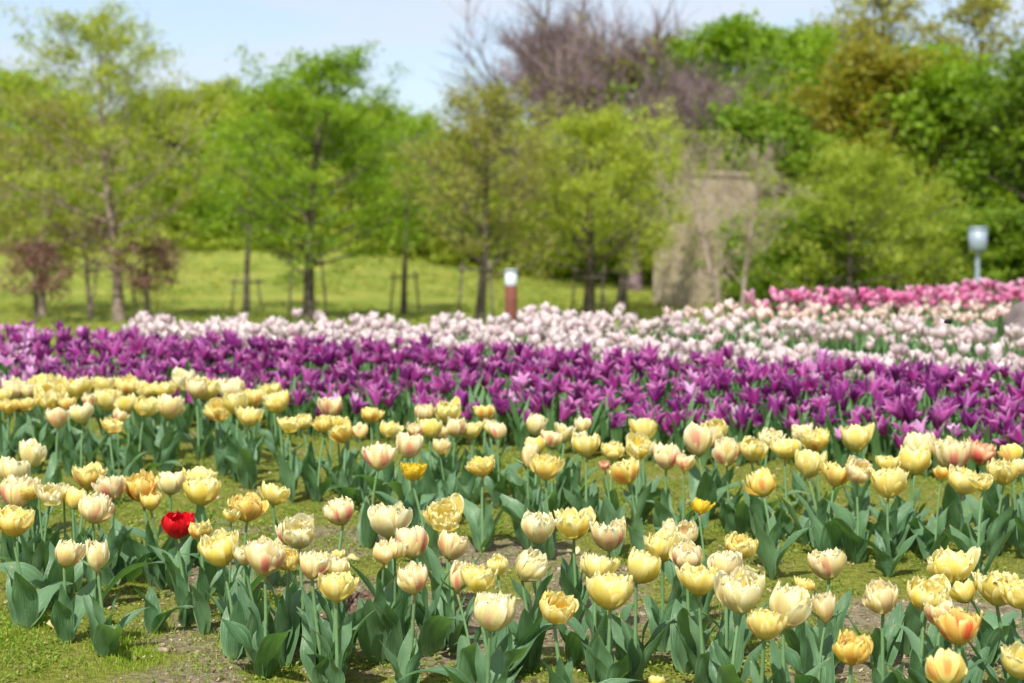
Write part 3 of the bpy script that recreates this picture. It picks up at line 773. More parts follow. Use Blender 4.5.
# ------------------------------------------------------------------ grass and weeds
def grass(name, pts, length, width, mats, seed, lean=0.6):
    rng = np.random.default_rng(seed); n = len(pts)
    x, y = pts[:, 0], pts[:, 1]; z = terrain(x, y) - 0.002
    L = rng.uniform(*length, n); Wd = rng.uniform(*width, n); th = rng.uniform(0, 6.28, n); ln = np.abs(rng.normal(0, lean, n)); az = rng.uniform(0, 6.28, n)
    px_, py_ = np.cos(th) * Wd / 2, np.sin(th) * Wd / 2
    mx, my, mz = x + np.cos(az) * np.sin(ln * .5) * L * .55, y + np.sin(az) * np.sin(ln * .5) * L * .55, z + np.cos(ln * .5) * L * .55
    tx, ty, tz = mx + np.cos(az) * np.sin(ln * 1.3) * L * .5, my + np.sin(az) * np.sin(ln * 1.3) * L * .5, mz + np.cos(ln * 1.3) * L * .45
    V = np.stack([np.stack([x - px_, y - py_, z], -1), np.stack([x + px_, y + py_, z], -1), np.stack([mx + px_ * .8, my + py_ * .8, mz], -1), np.stack([mx - px_ * .8, my - py_ * .8, mz], -1), np.stack([tx, ty, tz], -1)], 1)
    b = np.arange(n)[:, None] * 5
    q = b + np.array([[0, 1, 2, 3]]); tr = b + np.array([[3, 2, 4]])
    rnd = np.repeat(np.clip(0.5 * fbm(x * 3, y * 3, 2) + 0.5 * rng.uniform(0, 1, n), 0, 1), 5)
    return link(name, mesh_np(name, V.reshape(-1, 3), q, None, {'rnd': rnd}, mats, tris=tr))
rg = np.random.default_rng(77)
n = 500000
gy_ = 2.2 + 5.0 * rg.uniform(0, 1, n) ** 0.8; gx_ = rg.uniform(-1, 1, n) * (0.40 * gy_)
keep = rg.uniform(0, 1, n) < turf_mask(gx_, gy_) ** 1.3 * 0.62 + 0.10
M_GRASS = tree_leaf_mat('short turf grass', (0.13, 0.20, 0.02), (0.27, 0.33, 0.05), (0.36, 0.30, 0.12), 0.35)
M_WEED = tree_leaf_mat('feathery weed', (0.15, 0.25, 0.02), (0.30, 0.40, 0.04), None, 0.4)
tag(grass('grass', np.stack([gx_[keep], gy_[keep]], -1), (0.003, 0.010), (0.0012, 0.003), [M_GRASS], 1, 1.2), 'short yellow green turf growing in patches between the tulip rows', 'grass', kind='stuff')
wp = []
for (px, py, r, nn) in [(12, 628, .045, 1500), (40, 620, .03, 800), (5, 640, .04, 800), (135, 660, .03, 700), (112, 648, .025, 500), (130, 655, .05, 500), (115, 640, .04, 300), (160, 628, .05, 400), (215, 640, .04, 350), (125, 585, .05, 400), (8, 560, .05, 300), (270, 668, .04, 300), (240, 600, .05, 350), (345, 655, .04, 300), (60, 660, .05, 300), (545, 660, .05, 400), (570, 650, .04, 300), (200, 670, .05, 300), (395, 635, .04, 250), (700, 640, .06, 350), (725, 612, .07, 350), (895, 640, .07, 350), (440, 600, .06, 300), (330, 545, .07, 300), (20, 660, .06, 350)]:
    dx, dy, dz = ray(px, py); tt = -0.938 / (dz - 0.06 * dy)
    wp.append(np.stack([dx * tt + rg.normal(0, r, nn), dy * tt + rg.normal(0, r * 1.2, nn)], -1))
tag(grass('weeds', np.concatenate(wp), (0.006, 0.022), (0.0010, 0.0026), [M_WEED], 2, 1.2), 'feathery bright green weeds in low patches on the soil', 'weeds', kind='stuff')
M_COVER = tree_leaf_mat('small weed leaves', (0.12, 0.20, 0.02), (0.26, 0.35, 0.045), (0.35, 0.33, 0.08), 0.35)
M_DRY = tree_leaf_mat('dry bits', (0.22, 0.15, 0.09), (0.48, 0.38, 0.24), None, 0.1)
def litter(name, n_, sel, size, mat, seed, zoff, sig, per, flat=.4):
    r_ = np.random.default_rng(seed)
    y_ = 2.2 + 4.6 * r_.uniform(0, 1, n_) ** .85; x_ = r_.uniform(-1, 1, n_) * .40 * y_
    k_ = r_.uniform(0, 1, n_) < sel(turf_mask(x_, y_), fbm(x_ * 4 + 8, y_ * 4 + 1, 3))
    c_ = np.stack([x_[k_], y_[k_], terrain(x_[k_], y_[k_]) + zoff], -1)
    V, q, rn = crown_leaves(c_, r_, per, sig, size, flat)
    return link(name, mesh_np(name, V, q, None, {'rnd': rn}, [mat], smooth_faces=False))
def crown_leaves(centers, rng, per, sigma, size, flat=0.5):
    C_ = np.repeat(centers, per, 0); n = len(C_)
    clump = np.repeat(rng.uniform(0, 1, len(centers)), per)
    p = C_ + rng.normal(0, 1, (n, 3)) * np.array([sigma, sigma, sigma * flat])
    nr = rng.normal(0, 1, (n, 3)); nr[:, 2] = np.abs(nr[:, 2]) + 0.45; nr /= np.linalg.norm(nr, axis=1)[:, None]
    a = np.cross(nr, rng.normal(0, 1, (n, 3))); a /= np.linalg.norm(a, axis=1)[:, None] + 1e-9
    b = np.cross(nr, a); s = (rng.uniform(0.6, 1.3, n) * size)[:, None]
    V = np.stack([p - a * s * .55, p - b * s * .30 + nr * s * .06, p + a * s * .55 - nr * s * .1, p + b * s * .30 + nr * s * .06], 1)
    q = np.arange(n * 4).reshape(n, 4)
    return V.reshape(-1, 3), q, np.repeat(np.clip(0.55 * clump + 0.45 * rng.uniform(0, 1, n), 0, 1), 4)
tag(litter('ground_cover', 26000, lambda t_, f_: smooth(.38, .60, f_) * (.25 + .75 * t_), .0085, M_COVER, 5, .005, .014, 7), 'mat of tiny weed leaves spreading over soil and turf between the rows', 'weeds', kind='stuff')
tag(litter('litter', 5200, lambda t_, f_: .95 - .6 * t_, .010, M_DRY, 6, .003, .012, 4, .12), 'dry straw-coloured bits lying on the soil', 'litter', kind='stuff')
# clods, pebbles and dry bits lying on the soil
cl = MB(); rc = np.random.default_rng(12)
for i in range(3200):
    y = 2.3 + 3.2 * rc.uniform() ** .9; x = rc.uniform(-.33, .33) * y
    if turf_mask(x, y) > 0.6:
        continue
    s = rc.uniform(0.0015, 0.005) if i % 14 else rc.uniform(0.006, 0.012)
    a = np.arange(6) / 6 * 6.28 + rc.uniform(0, 1)
    rings = [(0.02, -.3), (0.9, -.2), (1.0, .25), (0.6, .65), (0.02, .8)]
    Pq = np.array([[(math.cos(t_) * k * s * rc.uniform(.8, 1.2) * 1.2, math.sin(t_) * k * s * rc.uniform(.8, 1.2), h_ * s) for t_ in a] for k, h_ in rings])
    cl.grid(Pq + np.array((x, y, float(terrain(x, y)))), closed=True, mi=int(rc.uniform() < .12))
px, py = 365, 612
dx, dy, dz = ray(px, py); tt = -0.938 / (dz - 0.06 * dy)
for i in range(160):
    x, y = dx * tt + rc.normal(0, .03), dy * tt + rc.normal(0, .045); d = math.hypot(x - dx * tt, y - dy * tt)
    s = rc.uniform(0.006, 0.014); a = np.arange(7) / 7 * 6.28
    Pq = np.array([[(math.cos(t_) * k * s * rc.uniform(.75, 1.25), math.sin(t_) * k * s * rc.uniform(.75, 1.25), h_ * s) for t_ in a] for k, h_ in [(0.02, -.5), (.9, -.3), (1, .2), (.6, .7), (.02, .85)]])
    cl.grid(Pq + np.array((x, y, float(terrain(x, y)) + max(0, .04 - d * .6) * rc.uniform(0, 1))), closed=True, mi=2)
M_CLOD = simple_mat('dry soil crumbs', (0.17, 0.12, 0.08), (0.36, 0.28, 0.2), 60); M_PEB = simple_mat('pale pebbles', (0.27, 0.23, 0.18), (0.40, 0.35, 0.29), 40); M_DARK = simple_mat('fresh dark soil', (0.085, 0.05, 0.035), (0.19, 0.12, 0.085), 70)
tag(cl.build('soil_crumbs', [M_CLOD, M_PEB, M_DARK]), 'crumbs of soil, pebbles and a fresh dark heap between the rows', 'soil', kind='stuff')

# ------------------------------------------------------------------ trees
def tree_meshes(seed, Ht, R, trunk_r, leafmat, clear=0.25, n_prim=16, n_sub=6, per=26, sigma=0.22, size=0.11, trunks=1, bare=0.0, up=0.8, bark=None, twigs=0, top_sparse=0.0, shape='round', wiry=0.0):
    """A tapered trunk with limbs and branches, and a crown of many small leaves gathered along the outer branches."""
    rng = np.random.default_rng(seed); mb = MB(); tw = MB(); cen = []
    bark = bark or M_BARK
    for tk in range(trunks):
        lean = rng.normal(0, 0.05 if trunks == 1 else 0.16, 2)
        z = np.linspace(0, 1, 9) * Ht * 0.9
        base = np.array([rng.normal(0, .12), rng.normal(0, .12)]) * (trunks > 1)
        tx = base[0] + lean[0] * z + 0.05 * Ht * 0.12 * np.sin(z / Ht * 7 + seed); ty = base[1] + lean[1] * z + 0.05 * Ht * .12 * np.cos(z / Ht * 6 + seed)
        tp = np.stack([tx, ty, z], -1)
        rr = trunk_r / math.sqrt(trunks) * (1 - np.linspace(0, 1, 9)) ** 0.8 + 0.015; rr[0] *= 1.35
        tp[0, 2] -= 0.25
        mb.tube(tp, rr, None, 8)
        for k in range(n_prim):
            f = clear + (0.97 - clear) * ((k + rng.uniform()) / n_prim)
            p0 = np.array([np.interp(f * Ht * .9, z, tp[:, c]) for c in range(3)]); p0[2] = f * Ht * .9
            if shape == 'round':
                env = math.sin(math.pi * min(1, max(0.08, (f - clear) / (1 - clear) * 0.66 + 0.30)))
            elif shape == 'flat':
                env = 0.55 + 0.6 * (f - clear) / (1 - clear)
            else:
                env = 1.1 - 0.75 * (f - clear) / (1 - clear)
            L = R * env * rng.uniform(0.72, 1.15) + 0.2
            az = k * 2.4 + seed + rng.normal(0, .35); el = (0.15 + up * f) * rng.uniform(.7, 1.3)
            s = np.linspace(0, 1, 5)
            d = np.array([math.cos(az) * math.cos(el), math.sin(az) * math.cos(el), math.sin(el)])
            bp = p0 + d * L * s[:, None] + np.array([0, 0, 1]) * (0.14 * L * s[:, None] ** 2) + rng.normal(0, .035, (5, 3)) * L * s[:, None]
            br = max(0.012, trunk_r * 0.34 * (1.15 - f))
            mb.tube(bp, br, br * 0.3, 5)
            for j in range(n_sub):
                g_ = 0.25 + 0.75 * (j + rng.uniform()) / n_sub
                q0 = np.array([np.interp(g_, s, bp[:, c]) for c in range(3)])
                d2 = d + rng.normal(0, .7, 3); d2[2] += 0.25; d2 /= np.linalg.norm(d2)
                L2 = L * 0.38 * rng.uniform(.5, 1.2)
                sp_ = q0 + d2 * L2 * np.linspace(0, 1, 4)[:, None] + rng.normal(0, .03, (4, 3)) * L2
                mb.tube(sp_, br * .32, br * .12, 4)
                keep_ = rng.uniform() > bare + top_sparse * max(0, f - .55) * 2
                if keep_:
                    cen.append(sp_[2:])
                for w_ in range(twigs):
                    h0 = sp_[1 + w_ % 3] + rng.normal(0, .03, 3)
                    d3 = d2 + rng.normal(0, .6, 3); d3[2] += .45; d3 /= np.linalg.norm(d3); L3 = L2 * rng.uniform(.5, 1.1) + wiry
                    tw.tube(np.stack([h0, h0 + d3 * L3 * .5 + rng.normal(0, .03, 3), h0 + d3 * L3]), br * .13 + .003 + wiry * .03, .004 + wiry * .012, 3)
    trunk = mb.mesh('trunk', [bark])
    V, q, r_ = (np.zeros((0, 3)), np.zeros((0, 4), int), np.zeros(0)) if not cen else crown_leaves(np.concatenate(cen), rng, per, sigma, size)
    mi = np.zeros(len(q), int)
    if twigs:
        V = np.concatenate([V] + tw.v); tq = np.concatenate(tw.q) + len(r_)
        q = np.concatenate([q, tq]); mi = np.concatenate([mi, np.ones(len(tq), int)]); r_ = np.concatenate([r_, np.zeros(len(V) - len(r_))])
    cm_ = mesh_np('crown', V, q, None, {'rnd': r_}, [leafmat, M_TWIG if bark is M_BARK else bark], mi, smooth_faces=False) if len(q) else None
    return trunk, cm_
def place_tree(name, meshes, px, Y, label, cat='tree', group=None, rz=0.0, scale=1.0, sz=None):
    x = at(px, Y); root = empty(name, (x, Y, float(terrain(x, Y))), rz)
    s = (scale, scale, sz or scale); tag(root, label, cat, group)
    for nm, me in zip(('trunk', 'crown'), meshes):
        if me is not None:
            link(nm, me, root, scale=s)
    return root
def hgt(px, Y, ytop):
    x = at(px, Y)
    return (HORIZON - ytop) / FPX * Y - float(terrain(x, Y))
def mid(name, px, Y, ytop, hw, style, seed, label, **kw):
    Ht = hgt(px, Y, ytop); R = hw / FPX * Y
    return place_tree(name, tree_meshes(seed, Ht, R, kw.pop('tr', 0.10), TL[style], **kw), px, Y, label, kw.get('cat', 'tree'))

mid('tree', 118, 44, 8, 112, 'yellowgreen', 101, 'tallest loose yellow green tree, thin twigs at the top, above the russet shrubs', clear=.17, n_prim=44, n_sub=7, per=28, sigma=.17, size=.10, top_sparse=.25, twigs=2, up=.7, tr=.13, bark=M_BARK_PALE)
mid('tree', 40, 47, 95, 84, 'olive', 102, 'dull olive young tree beside the tall one at the left edge', clear=.18, n_prim=34, n_sub=7, per=26, sigma=.18, size=.10, twigs=2, bark=M_BARK_PALE, up=.7)
mid('tree', 308, 44, 50, 104, 'vivid', 103, 'vivid green round-crowned tree with a dark straight trunk and stakes', clear=.17, n_prim=44, n_sub=8, per=30, sigma=.17, size=.105, up=.6, tr=.14, top_sparse=.15)
mid('young_tree', 247, 49, 105, 50, 'vivid', 104, 'slim leaning young tree with a bare lower trunk and light green crown', clear=.38, n_prim=18, n_sub=6, per=16, sigma=.25, size=.11, tr=.08)
mid('young_tree', 405, 48, 112, 52, 'vivid', 105, 'slender staked young tree with a fresh green crown and very thin trunk', clear=.32, n_prim=20, n_sub=7, per=18, sigma=.24, size=.11, tr=.07)
mid('tree', 480, 42, 82, 78, 'olive', 106, 'sparse olive young tree with brown trunk and see-through crown beside the bollard', clear=.2, n_prim=36, n_sub=7, per=16, sigma=.17, size=.11, twigs=2, top_sparse=.3, tr=.11, up=.7)
mid('tree', 588, 46, 118, 104, 'yellowgreen', 107, 'broad yellow green tree with a short dark trunk and spreading level boughs', clear=.22, n_prim=40, n_sub=8, per=28, sigma=.19, size=.105, up=.4, tr=.15)
mid('tree', 618, 51, 150, 62, 'yellowgreen', 108, 'light green tree with a grey trunk just behind the broad spreading one', clear=.36, n_prim=28, n_sub=7, per=28, sigma=.19, size=.105, up=.4, tr=.13)
mid('bare_tree', 738, 33, 150, 60, 'olive', 109, 'nearly leafless small tree with pale branches in front of the tan wall', clear=.3, n_prim=16, n_sub=6, per=5, sigma=.2, size=.06, bare=.5, twigs=5, tr=.055, bark=M_BARK_PALE, up=.95, trunks=2)
mid('tree', 850, 46, 150, 92, 'yellowgreen', 110, 'light green spreading tree in front of the dark wood', clear=.1, n_prim=32, n_sub=7, per=28, sigma=.19, size=.105, up=.45, tr=.1)
mid('tree', 900, 48, 195, 70, 'yellowgreen', 111, 'low light green tree between the spreading one and the grey lamp', clear=.14, n_prim=22, n_sub=7, per=18, sigma=.26, size=.11, up=.5, tr=.09)
mid('tree', 790, 50, 205, 60, 'mid', 112, 'low leafy tree just beyond the end of the tan wall', clear=.1, n_prim=22, n_sub=7, per=18, sigma=.26, size=.11, up=.5, tr=.09)
for (px, Y, yt, hw, sd, lb) in [(36, 43, 240, 24, 120, 'small shrub hung with dead russet leaves beside the dull olive tree'), (148, 43, 232, 26, 121, 'drooping mass of dead russet leaves beside the tall tree trunk'), (92, 44, 215, 40, 122, 'brownish pink leafy young tree with a thin pale trunk')]:
    mid('russet_shrub', px, Y, yt, hw, 'russet', sd, lb, clear=.3 if hw < 30 else .42, n_prim=13, n_sub=6, per=14 if hw < 30 else 7, sigma=.16 if hw < 30 else .2, size=.10, twigs=2, up=.35, tr=.06, bark=M_BARK if hw < 30 else M_BARK_PALE)

mid('bare_tree', 556, 78, 42, 112, 'olive', 130, 'big leafless grey purple tree rising against the sky', clear=.25, n_prim=40, n_sub=9, per=1, bare=1.0, twigs=14, up=1.0, tr=.3, bark=M_TWIG, wiry=.3)
mid('twiggy_tree', 636, 68, 48, 118, 'olive', 131, 'brown twiggy tree with bronze leaves rising behind the tan wall', clear=.2, n_prim=40, n_sub=9, per=10, bare=.4, sigma=.3, size=.15, twigs=13, up=.85, tr=.26, bark=M_TWIG, wiry=.3)
mid('twiggy_tree', 698, 61, 92, 84, 'olive', 132, 'shorter purple brown twiggy tree rising just behind the tan wall', clear=.4, n_prim=24, n_sub=8, per=4, bare=.6, sigma=.25, size=.11, twigs=11, up=.8, tr=.12, bark=M_TWIG, wiry=.15)
for (nm, px, Y, yt, hw, st, sd, lb, kw) in [
    ('broadleaf_tree', 742, 66, 12, 100, 'vivid', 140, 'bright green broadleaf tree behind the brown twiggy ones', {}),
    ('broadleaf_tree', 805, 70, 20, 90, 'vivid', 141, 'fresh green broadleaf tree between the bright green and the bronze one', {}),
    ('broadleaf_tree', 868, 60, 50, 92, 'golden', 142, 'large bronze and gold tinted tree at the middle of the dark wood', {}),
    ('broadleaf_tree', 900, 74, -50, 90, 'olive', 143, 'very tall tree with a thin golden crown above the wood', dict(per=11, top_sparse=.1, bare=.15, twigs=2)),
    ('broadleaf_tree', 985, 70, -30, 80, 'olive', 144, 'tall open olive tree standing above the wood', dict(per=10, top_sparse=.15, bare=.2, twigs=2)),
    ('broadleaf_tree', 955, 58, 70, 100, 'vivid', 145, 'dense green tree behind the grey lamp', dict(per=15)),
    ('broadleaf_tree', 1045, 56, 40, 84, 'dark', 146, 'dark green tree cut off by the edge above the grey lamp', dict(per=14, top_sparse=.1)),
    ('broadleaf_tree', 775, 58, 108, 70, 'mid', 147, 'mid green tree above the end of the tan wall', {}),
    ('broadleaf_tree', 925, 66, 45, 80, 'vivid', 148, 'fresh green tree under the very tall thin crowned one', {}),
    ('broadleaf_tree', 830, 75, 0, 70, 'olive', 149, 'thin crowned olive tree with twigs against the sky', dict(per=7, bare=.3, twigs=3)),
    ('broadleaf_tree', 1010, 66, 70, 80, 'vivid', 150, 'fresh green tree between the lamp and the dark tree at the edge', {}),
]:
    a = dict(clear=.14, n_prim=44, n_sub=8, per=24, sigma=.33, size=.24, tr=.24, up=.65); a.update(kw)
    mid(nm, px, Y, yt, hw, st, sd, lb, **a)

# the wood behind the meadow: six kinds, copied
kinds_ = [tree_meshes(200 + i, 9.0, 3.6, .2, TL[s], clear=.10, n_prim=34, n_sub=8, per=20, sigma=.36, size=.27, up=.65, bare=b, twigs=w) for i, (s, b, w) in enumerate([('vivid', 0, 0), ('yellowgreen', 0, 0), ('mid', 0, 0), ('olive', .2, 1), ('yellowgreen', .1, 1), ('vivid', .05, 0)])]
wl = {0: 'fresh green', 1: 'yellow green', 2: 'mid green', 3: 'dull olive', 4: 'yellow green', 5: 'fresh green'}
rw = np.random.default_rng(55)
for i, (px, Y, yt, k) in enumerate([(-30, 92, 120, 1), (15, 96, 72, 0), (60, 94, 92, 0), (95, 90, 118, 1), (135, 98, 96, 2), (175, 93, 92, 1), (215, 96, 84, 4), (255, 92, 96, 1), (295, 98, 92, 4), (335, 93, 110, 0), (375, 97, 104, 1), (415, 92, 118, 4), (455, 96, 130, 3), (495, 92, 128, 1), (535, 96, 140, 3), (575, 90, 150, 4), (615, 95, 145, 1), (655, 88, 140, 3), (0, 84, 175, 2), (70, 86, 180, 4), (160, 84, 178, 0), (220, 86, 170, 1), (270, 85, 185, 2), (350, 85, 175, 1), (430, 86, 185, 4), (500, 85, 180, 3), (560, 84, 205, 1), (620, 82, 215, 2), (690, 84, 150, 2), (730, 86, 120, 0), (800, 88, 100, 2), (860, 90, 90, 2), (1000, 84, 130, 2), (1050, 88, 100, 2), (920, 86, 110, 2)]):
    Ht = hgt(px, Y, yt); s = Ht / 9.0
    place_tree('broadleaf_tree', kinds_[k], px, Y, f'{wl[k]} tree in the wood beyond the meadow', 'tree', f'{wl[k]} trees of the wood beyond the meadow', rw.uniform(0, 6.28), max(s, .75) * rw.uniform(.95, 1.15), s)
# low bushes along the wood's edge
bush = [tree_meshes(240 + i, 2.6, 2.0, .06, TL[s], clear=.02, n_prim=24, n_sub=7, per=20, sigma=.25, size=.2, up=.7) for i, s in enumerate(('mid', 'vivid', 'yellowgreen', 'dark'))]
for i, (px, Y, k, s) in enumerate([(8, 82, 2, 1.0), (150, 83, 1, 1.1), (200, 82, 0, 1.2), (240, 83, 2, 1.0), (330, 82, 1, 1.1), (385, 82, 2, 1.2), (440, 81, 0, 1.0), (490, 82, 2, 1.1), (540, 80, 2, 1.0), (590, 78, 1, 1.0), (628, 76, 0, .9), (648, 75, 3, .8), (30, 81, 1, 1.2), (60, 82, 2, 1.1), (100, 82, 2, 1.3), (125, 81, 1, .9), (178, 81, 2, 1.2), (222, 80, 1, 1.1), (265, 81, 2, 1.3), (290, 80, 1, 1.0), (312, 81, 2, 1.2), (357, 81, 2, 1.2), (410, 80, 1, 1.1), (465, 80, 2, 1.2), (515, 79, 1, 1.1), (565, 78, 2, 1.1), (775, 50, 3, .9), (805, 48, 0, .9), (850, 52, 0, 1.0), (905, 54, 3, .9), (945, 50, 0, .9), (1000, 50, 3, 1.0), (1035, 50, 3, 1.0)]):
    c = ['mid green', 'fresh green', 'yellow green', 'dark green'][k]
    far = 'at the edge of the wood beyond the meadow' if px < 660 else 'under the tall trees behind the pink bed'
    place_tree('bush', bush[k], px, Y, f'{c} bush {far}', 'bush', f'{c} bushes {far}', i * 1.3, s)

ru = np.random.default_rng(31)
n_ = 2600; uy = ru.uniform(77, 85, n_); ux = ru.uniform(-.36, .12, n_) * uy
uz = terrain(ux, uy) + np.abs(ru.normal(0, .75, n_)) * (.5 + fbm(ux * .2, uy * .2 + 4, 2))
V, q, rn = crown_leaves(np.stack([ux, uy, uz], -1), ru, 14, .28, .22)
tag(link('undergrowth', mesh_np('undergrowth', V, q, None, {'rnd': rn}, [TL['yellowgreen']], smooth_faces=False)), 'light green undergrowth along the edge of the wood beyond the meadow', 'undergrowth', kind='stuff')
n_ = 7000; uy = ru.uniform(26, 82, n_); ux = ru.uniform(-.36, .14, n_) * uy
k_ = ru.uniform(0, 1, n_) < smooth(.4, .6, fbm(ux * .35, uy * .35, 3)); ux, uy = ux[k_], uy[k_]
V, q, rn = crown_leaves(np.stack([ux, uy, terrain(ux, uy) + .06], -1), ru, 9, .16, .10)
M_TUFT = tree_leaf_mat('meadow tufts', (0.15, 0.21, 0.025), (0.32, 0.35, 0.06), (0.55, 0.46, 0.05), .35)
tag(link('meadow_grass', mesh_np('meadow_grass', V, q, None, {'rnd': rn}, [M_TUFT], smooth_faces=False)), 'rough tufts of grass and small yellow flowers over the meadow', 'grass', kind='stuff')

# ------------------------------------------------------------------ stakes, wall, bollard, lamp, boulder, bee
def stake(px, Y, wd, hh, label):
    x = at(px, Y); root = empty('tree_stake', (x, Y, float(terrain(x, Y)))); tag(root, label, 'tree stake', 'timber stakes holding the young trees')
    for s in (-1, 1):
        mb = MB(); mb.tube([(s * wd * .62, -.1, -.2), (s * wd * .5, -.1, hh * .5), (s * wd * .42, -.1, hh)], 0.032, .028, 8, cap=True); mb.build('post', M_WOOD, root)
    mb = MB(); mb.tube([(-wd * .62, -.17, hh * .86), (0, -.17, hh * .87), (wd * .62, -.17, hh * .88)], .028, .028, 8, cap=True); mb.build('crossbar', M_WOOD, root)
stake(115, 43.5, 1.0, 1.55, 'two-post timber stake around the tall yellow green tree')
stake(308, 43.5, .85, 1.75, 'two-post timber stake around the dark straight trunk')
stake(247, 48.5, .75, 1.0, 'low timber stake around the slim leaning young tree')
stake(405, 47.5, .7, 1.25, 'timber stake around the slender fresh green tree')
stake(476, 41.5, .75, 1.6, 'timber stake around the sparse olive tree beside the bollard')
stake(588, 45.5, .8, 1.3, 'timber stake around the short dark trunk')
stake(614, 50.5, .7, 1.35, 'timber stake around the grey trunk behind the broad tree')

def wall_mat():
    m, t, out = newmat('tan ribbed wall')
    tc2 = N(t, 'ShaderNodeTexCoord')
    a = noise(t, mapping(t, tc2.outputs['Object'], (9, 9, .35)), 1.5, 4, .6); b = noise(t, tc2.outputs['Object'], .8, 4)
    c = mixc(t, ramp(t, a, .3, .7, 0, 1), (0.32, 0.25, 0.16), (0.43, 0.345, 0.23))
    c = mixc(t, ramp(t, b, .4, .7, 0, .5), c, (0.42, 0.35, 0.27))
    finish(t, out, c, .85, .15, bump=a, bump_s=.6, bump_d=.03)
    return m
M_WALL = wall_mat(); M_COPE = simple_mat('wall coping', (.26, .21, .14), (.37, .30, .21), 5)
Yw = 55.0; xw = at(705, Yw); zw = float(terrain(xw, Yw)); hw_ = hgt(706, Yw, 178)
root = empty('tan_wall', (xw, Yw, zw), math.radians(-60)); tag(root, 'tan ribbed block of wall rising behind the small bare tree', 'wall', kind='thing')
mb = MB(); mb.box((0, 0, hw_ / 2 - .2), (2.38, 2.45, hw_ + .4), bevel=.02); mb.build('wall', M_WALL, root, smooth_faces=False)
mb = MB(); mb.box((0, 0, hw_ + .06), (2.5, 2.57, .14), bevel=.03); mb.build('coping', M_COPE, root, smooth_faces=False)
for k in (-.9, -.45, 0, .45, .9):
    mb = MB(); mb.box((k, -1.226, hw_ / 2 - .1), (.09, .03, hw_ + .1), bevel=.008); mb.build('rib', M_WALL, root, smooth_faces=False)
    mb = MB(); mb.box((-1.191, k, hw_ / 2 - .1), (.03, .09, hw_ + .1), bevel=.008); mb.build('rib', M_WALL, root, smooth_faces=False)

def lathe(prof, n=20):
    a = np.arange(n) / n * 2 * np.pi
    return np.array([[(r * math.cos(t_), r * math.sin(t_), z) for t_ in a] for r, z in prof])
M_RUST = simple_mat('red brown painted post', (.115, .038, .026), (.165, .058, .04), 5, bump=.1)
M_LAMPW = simple_mat('white lamp glass', (.46, .51, .56), (.56, .60, .64), 3, rough=.3, spec=.5, bump=.0)
M_GREY = simple_mat('pale grey metal', (.20, .25, .30), (.26, .315, .37), 3, rough=.4, spec=.5, bump=.05)
M_CAPD = simple_mat('grey cap metal', (.30, .31, .33), (.36, .37, .39), 3, rough=.4, spec=.5, bump=.05)
Yb = 25.5; xb = at(511, Yb); zb = float(terrain(xb, Yb)); hb_ = hgt(511, Yb, 269)
root = empty('bollard_lamp', (xb, Yb, zb)); tag(root, 'red brown round bollard with a white lamp head at the edge of the meadow', 'bollard lamp')
mb = MB(); mb.grid(lathe([(.001, -.1), (.095, -.1), (.095, hb_ - .255), (.085, hb_ - .25), (.001, hb_ - .25)]), closed=True); mb.build('post', M_RUST, root)
mb = MB(); mb.grid(lathe([(.001, hb_ - .25), (.088, hb_ - .25), (.092, hb_ - .24), (.092, hb_ - .04), (.001, hb_ - .04)]), closed=True); mb.build('lamp_head', M_LAMPW, root)
mb = MB(); mb.grid(lathe([(.001, hb_ - .042), (.104, hb_ - .042), (.104, hb_ - .015), (.085, hb_), (.001, hb_)]), closed=True); mb.build('cap', M_CAPD, root)

Yl = 38.0; xl = at(977, Yl); zl = float(terrain(xl, Yl)); hl = hgt(977, Yl, 227)
root = empty('street_lamp', (xl, Yl, zl)); tag(root, 'pale grey park lamp with a drum-shaped head on a thin post', 'lamp')
mb = MB(); mb.grid(lathe([(.06, -.1), (.06, .2), (.05, .22), (.05, hl - .5)], 14), closed=True); mb.build('post', M_GREY, root)
mb = MB(); mb.grid(lathe([(.001, hl - .54), (.15, hl - .54), (.20, hl - .50), (.205, hl - .06), (.001, hl - .06)], 24), closed=True); mb.build('lamp_head', M_GREY, root)
mb = MB(); mb.grid(lathe([(.001, hl - .062), (.218, hl - .062), (.218, hl - .02), (.17, hl), (.001, hl)], 24), closed=True); mb.build('cap', M_GREY, root)

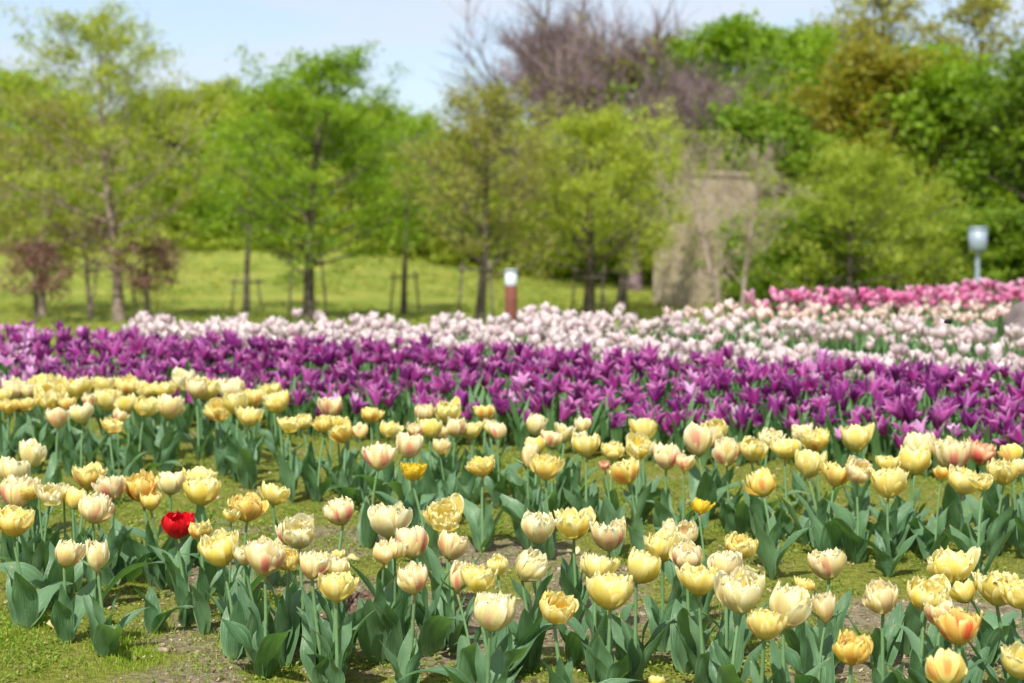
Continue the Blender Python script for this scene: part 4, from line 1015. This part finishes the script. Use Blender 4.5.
rb = np.random.default_rng(9)
th = np.linspace(0, 2 * np.pi, 29)[:-1]; ph = np.linspace(-np.pi / 2, np.pi / 2, 18)
TH, PH = np.meshgrid(th, ph)
bx_, by_, bz_ = np.cos(TH) * np.cos(PH), np.sin(TH) * np.cos(PH), np.sin(PH)
rr = 1 + .25 * (fbm(bx_ * 1.6 + 5, by_ * 1.6 + bz_ * 2 + 5, 3) - .5) * 2 + .1 * (fbm(bx_ * 6 + 9, bz_ * 6 + by_ * 4, 2) - .5)
xk, Yk = at(1062, 8.35), 8.35
mb = MB(); mb.grid(np.stack([bx_ * rr * .30, by_ * rr * .22, bz_ * rr * .30], -1), closed=True)
bo = mb.build('boulder', simple_mat('grey brown rock', (.11, .085, .08), (.22, .18, .165), 9), None, (xk, Yk, float(terrain(xk, Yk)) + .02))
tag(bo, 'grey brown boulder cut off by the edge among the white tulips', 'boulder')

M_BEE = simple_mat('black bee fuzz', (.012, .011, .012), (.03, .028, .026), 90, bump=.2, bd=.002)
mw, t, out = newmat('smoky bee wing'); finish(t, out, (.12, .10, .09), .3, .5, .4)
xe, Ye_ = at(948, 4.2), 4.2
bee = empty('bee', (xe, Ye_, (HORIZON - 320.5) / FPX * Ye_ - .004), .5); tag(bee, 'small black bee hovering over the white tulips', 'bee')
mb = MB(); pr = np.linspace(0, 1, 12)
mb.tube(np.stack([(pr - .5) * .024, 0 * pr, .002 * np.sin(pr * 3.1)], -1), np.array([.001, .0035, .0045, .0035, .0055, .0065, .006, .0042, .0060, .0055, .0038, .0006]), None, 12); mb.build('body', M_BEE, bee)
for s in (-1, 1):
    mb = MB(); V, U = np.meshgrid(np.linspace(0, 1, 6), np.linspace(-1, 1, 4), indexing='ij')
    mb.grid(np.stack([U * .004 * np.sin(np.pi * (V * .8 + .15)) + .002 - V * .008, s * (.004 + V * .017), .005 + V * .007], -1)); mb.build('wing', mw, bee)

for i, (px, py, kd, lb) in enumerate([(55, 632, 'P', 'fallen pink-tinged petal on the grass below the two short tulips'), (578, 556, 'C', 'fallen cream petal on the bare soil between the front and middle rows'), (760, 575, 'L', 'fallen lemon petal on the soil behind the front row'), (360, 560, 'P', 'fallen pale petal on the turf near the dark soil heap')]):
    rng = np.random.default_rng(60 + i); dx, dy, dz = ray(px, py); tt = -0.938 / (dz - 0.06 * dy); x, y = dx * tt, dy * tt
    mb = MB(); leaf_surface(mb, rng, L=.045, wd=.036, lean0=1.25, lean1=1.9, th=rng.uniform(0, 6.28), fold=.5, wavy=.004)
    tag(mb.build('fallen_petal', [BLOOM[kd]], None, (x, y, float(terrain(x, y)) + .004)), lb, 'petal')
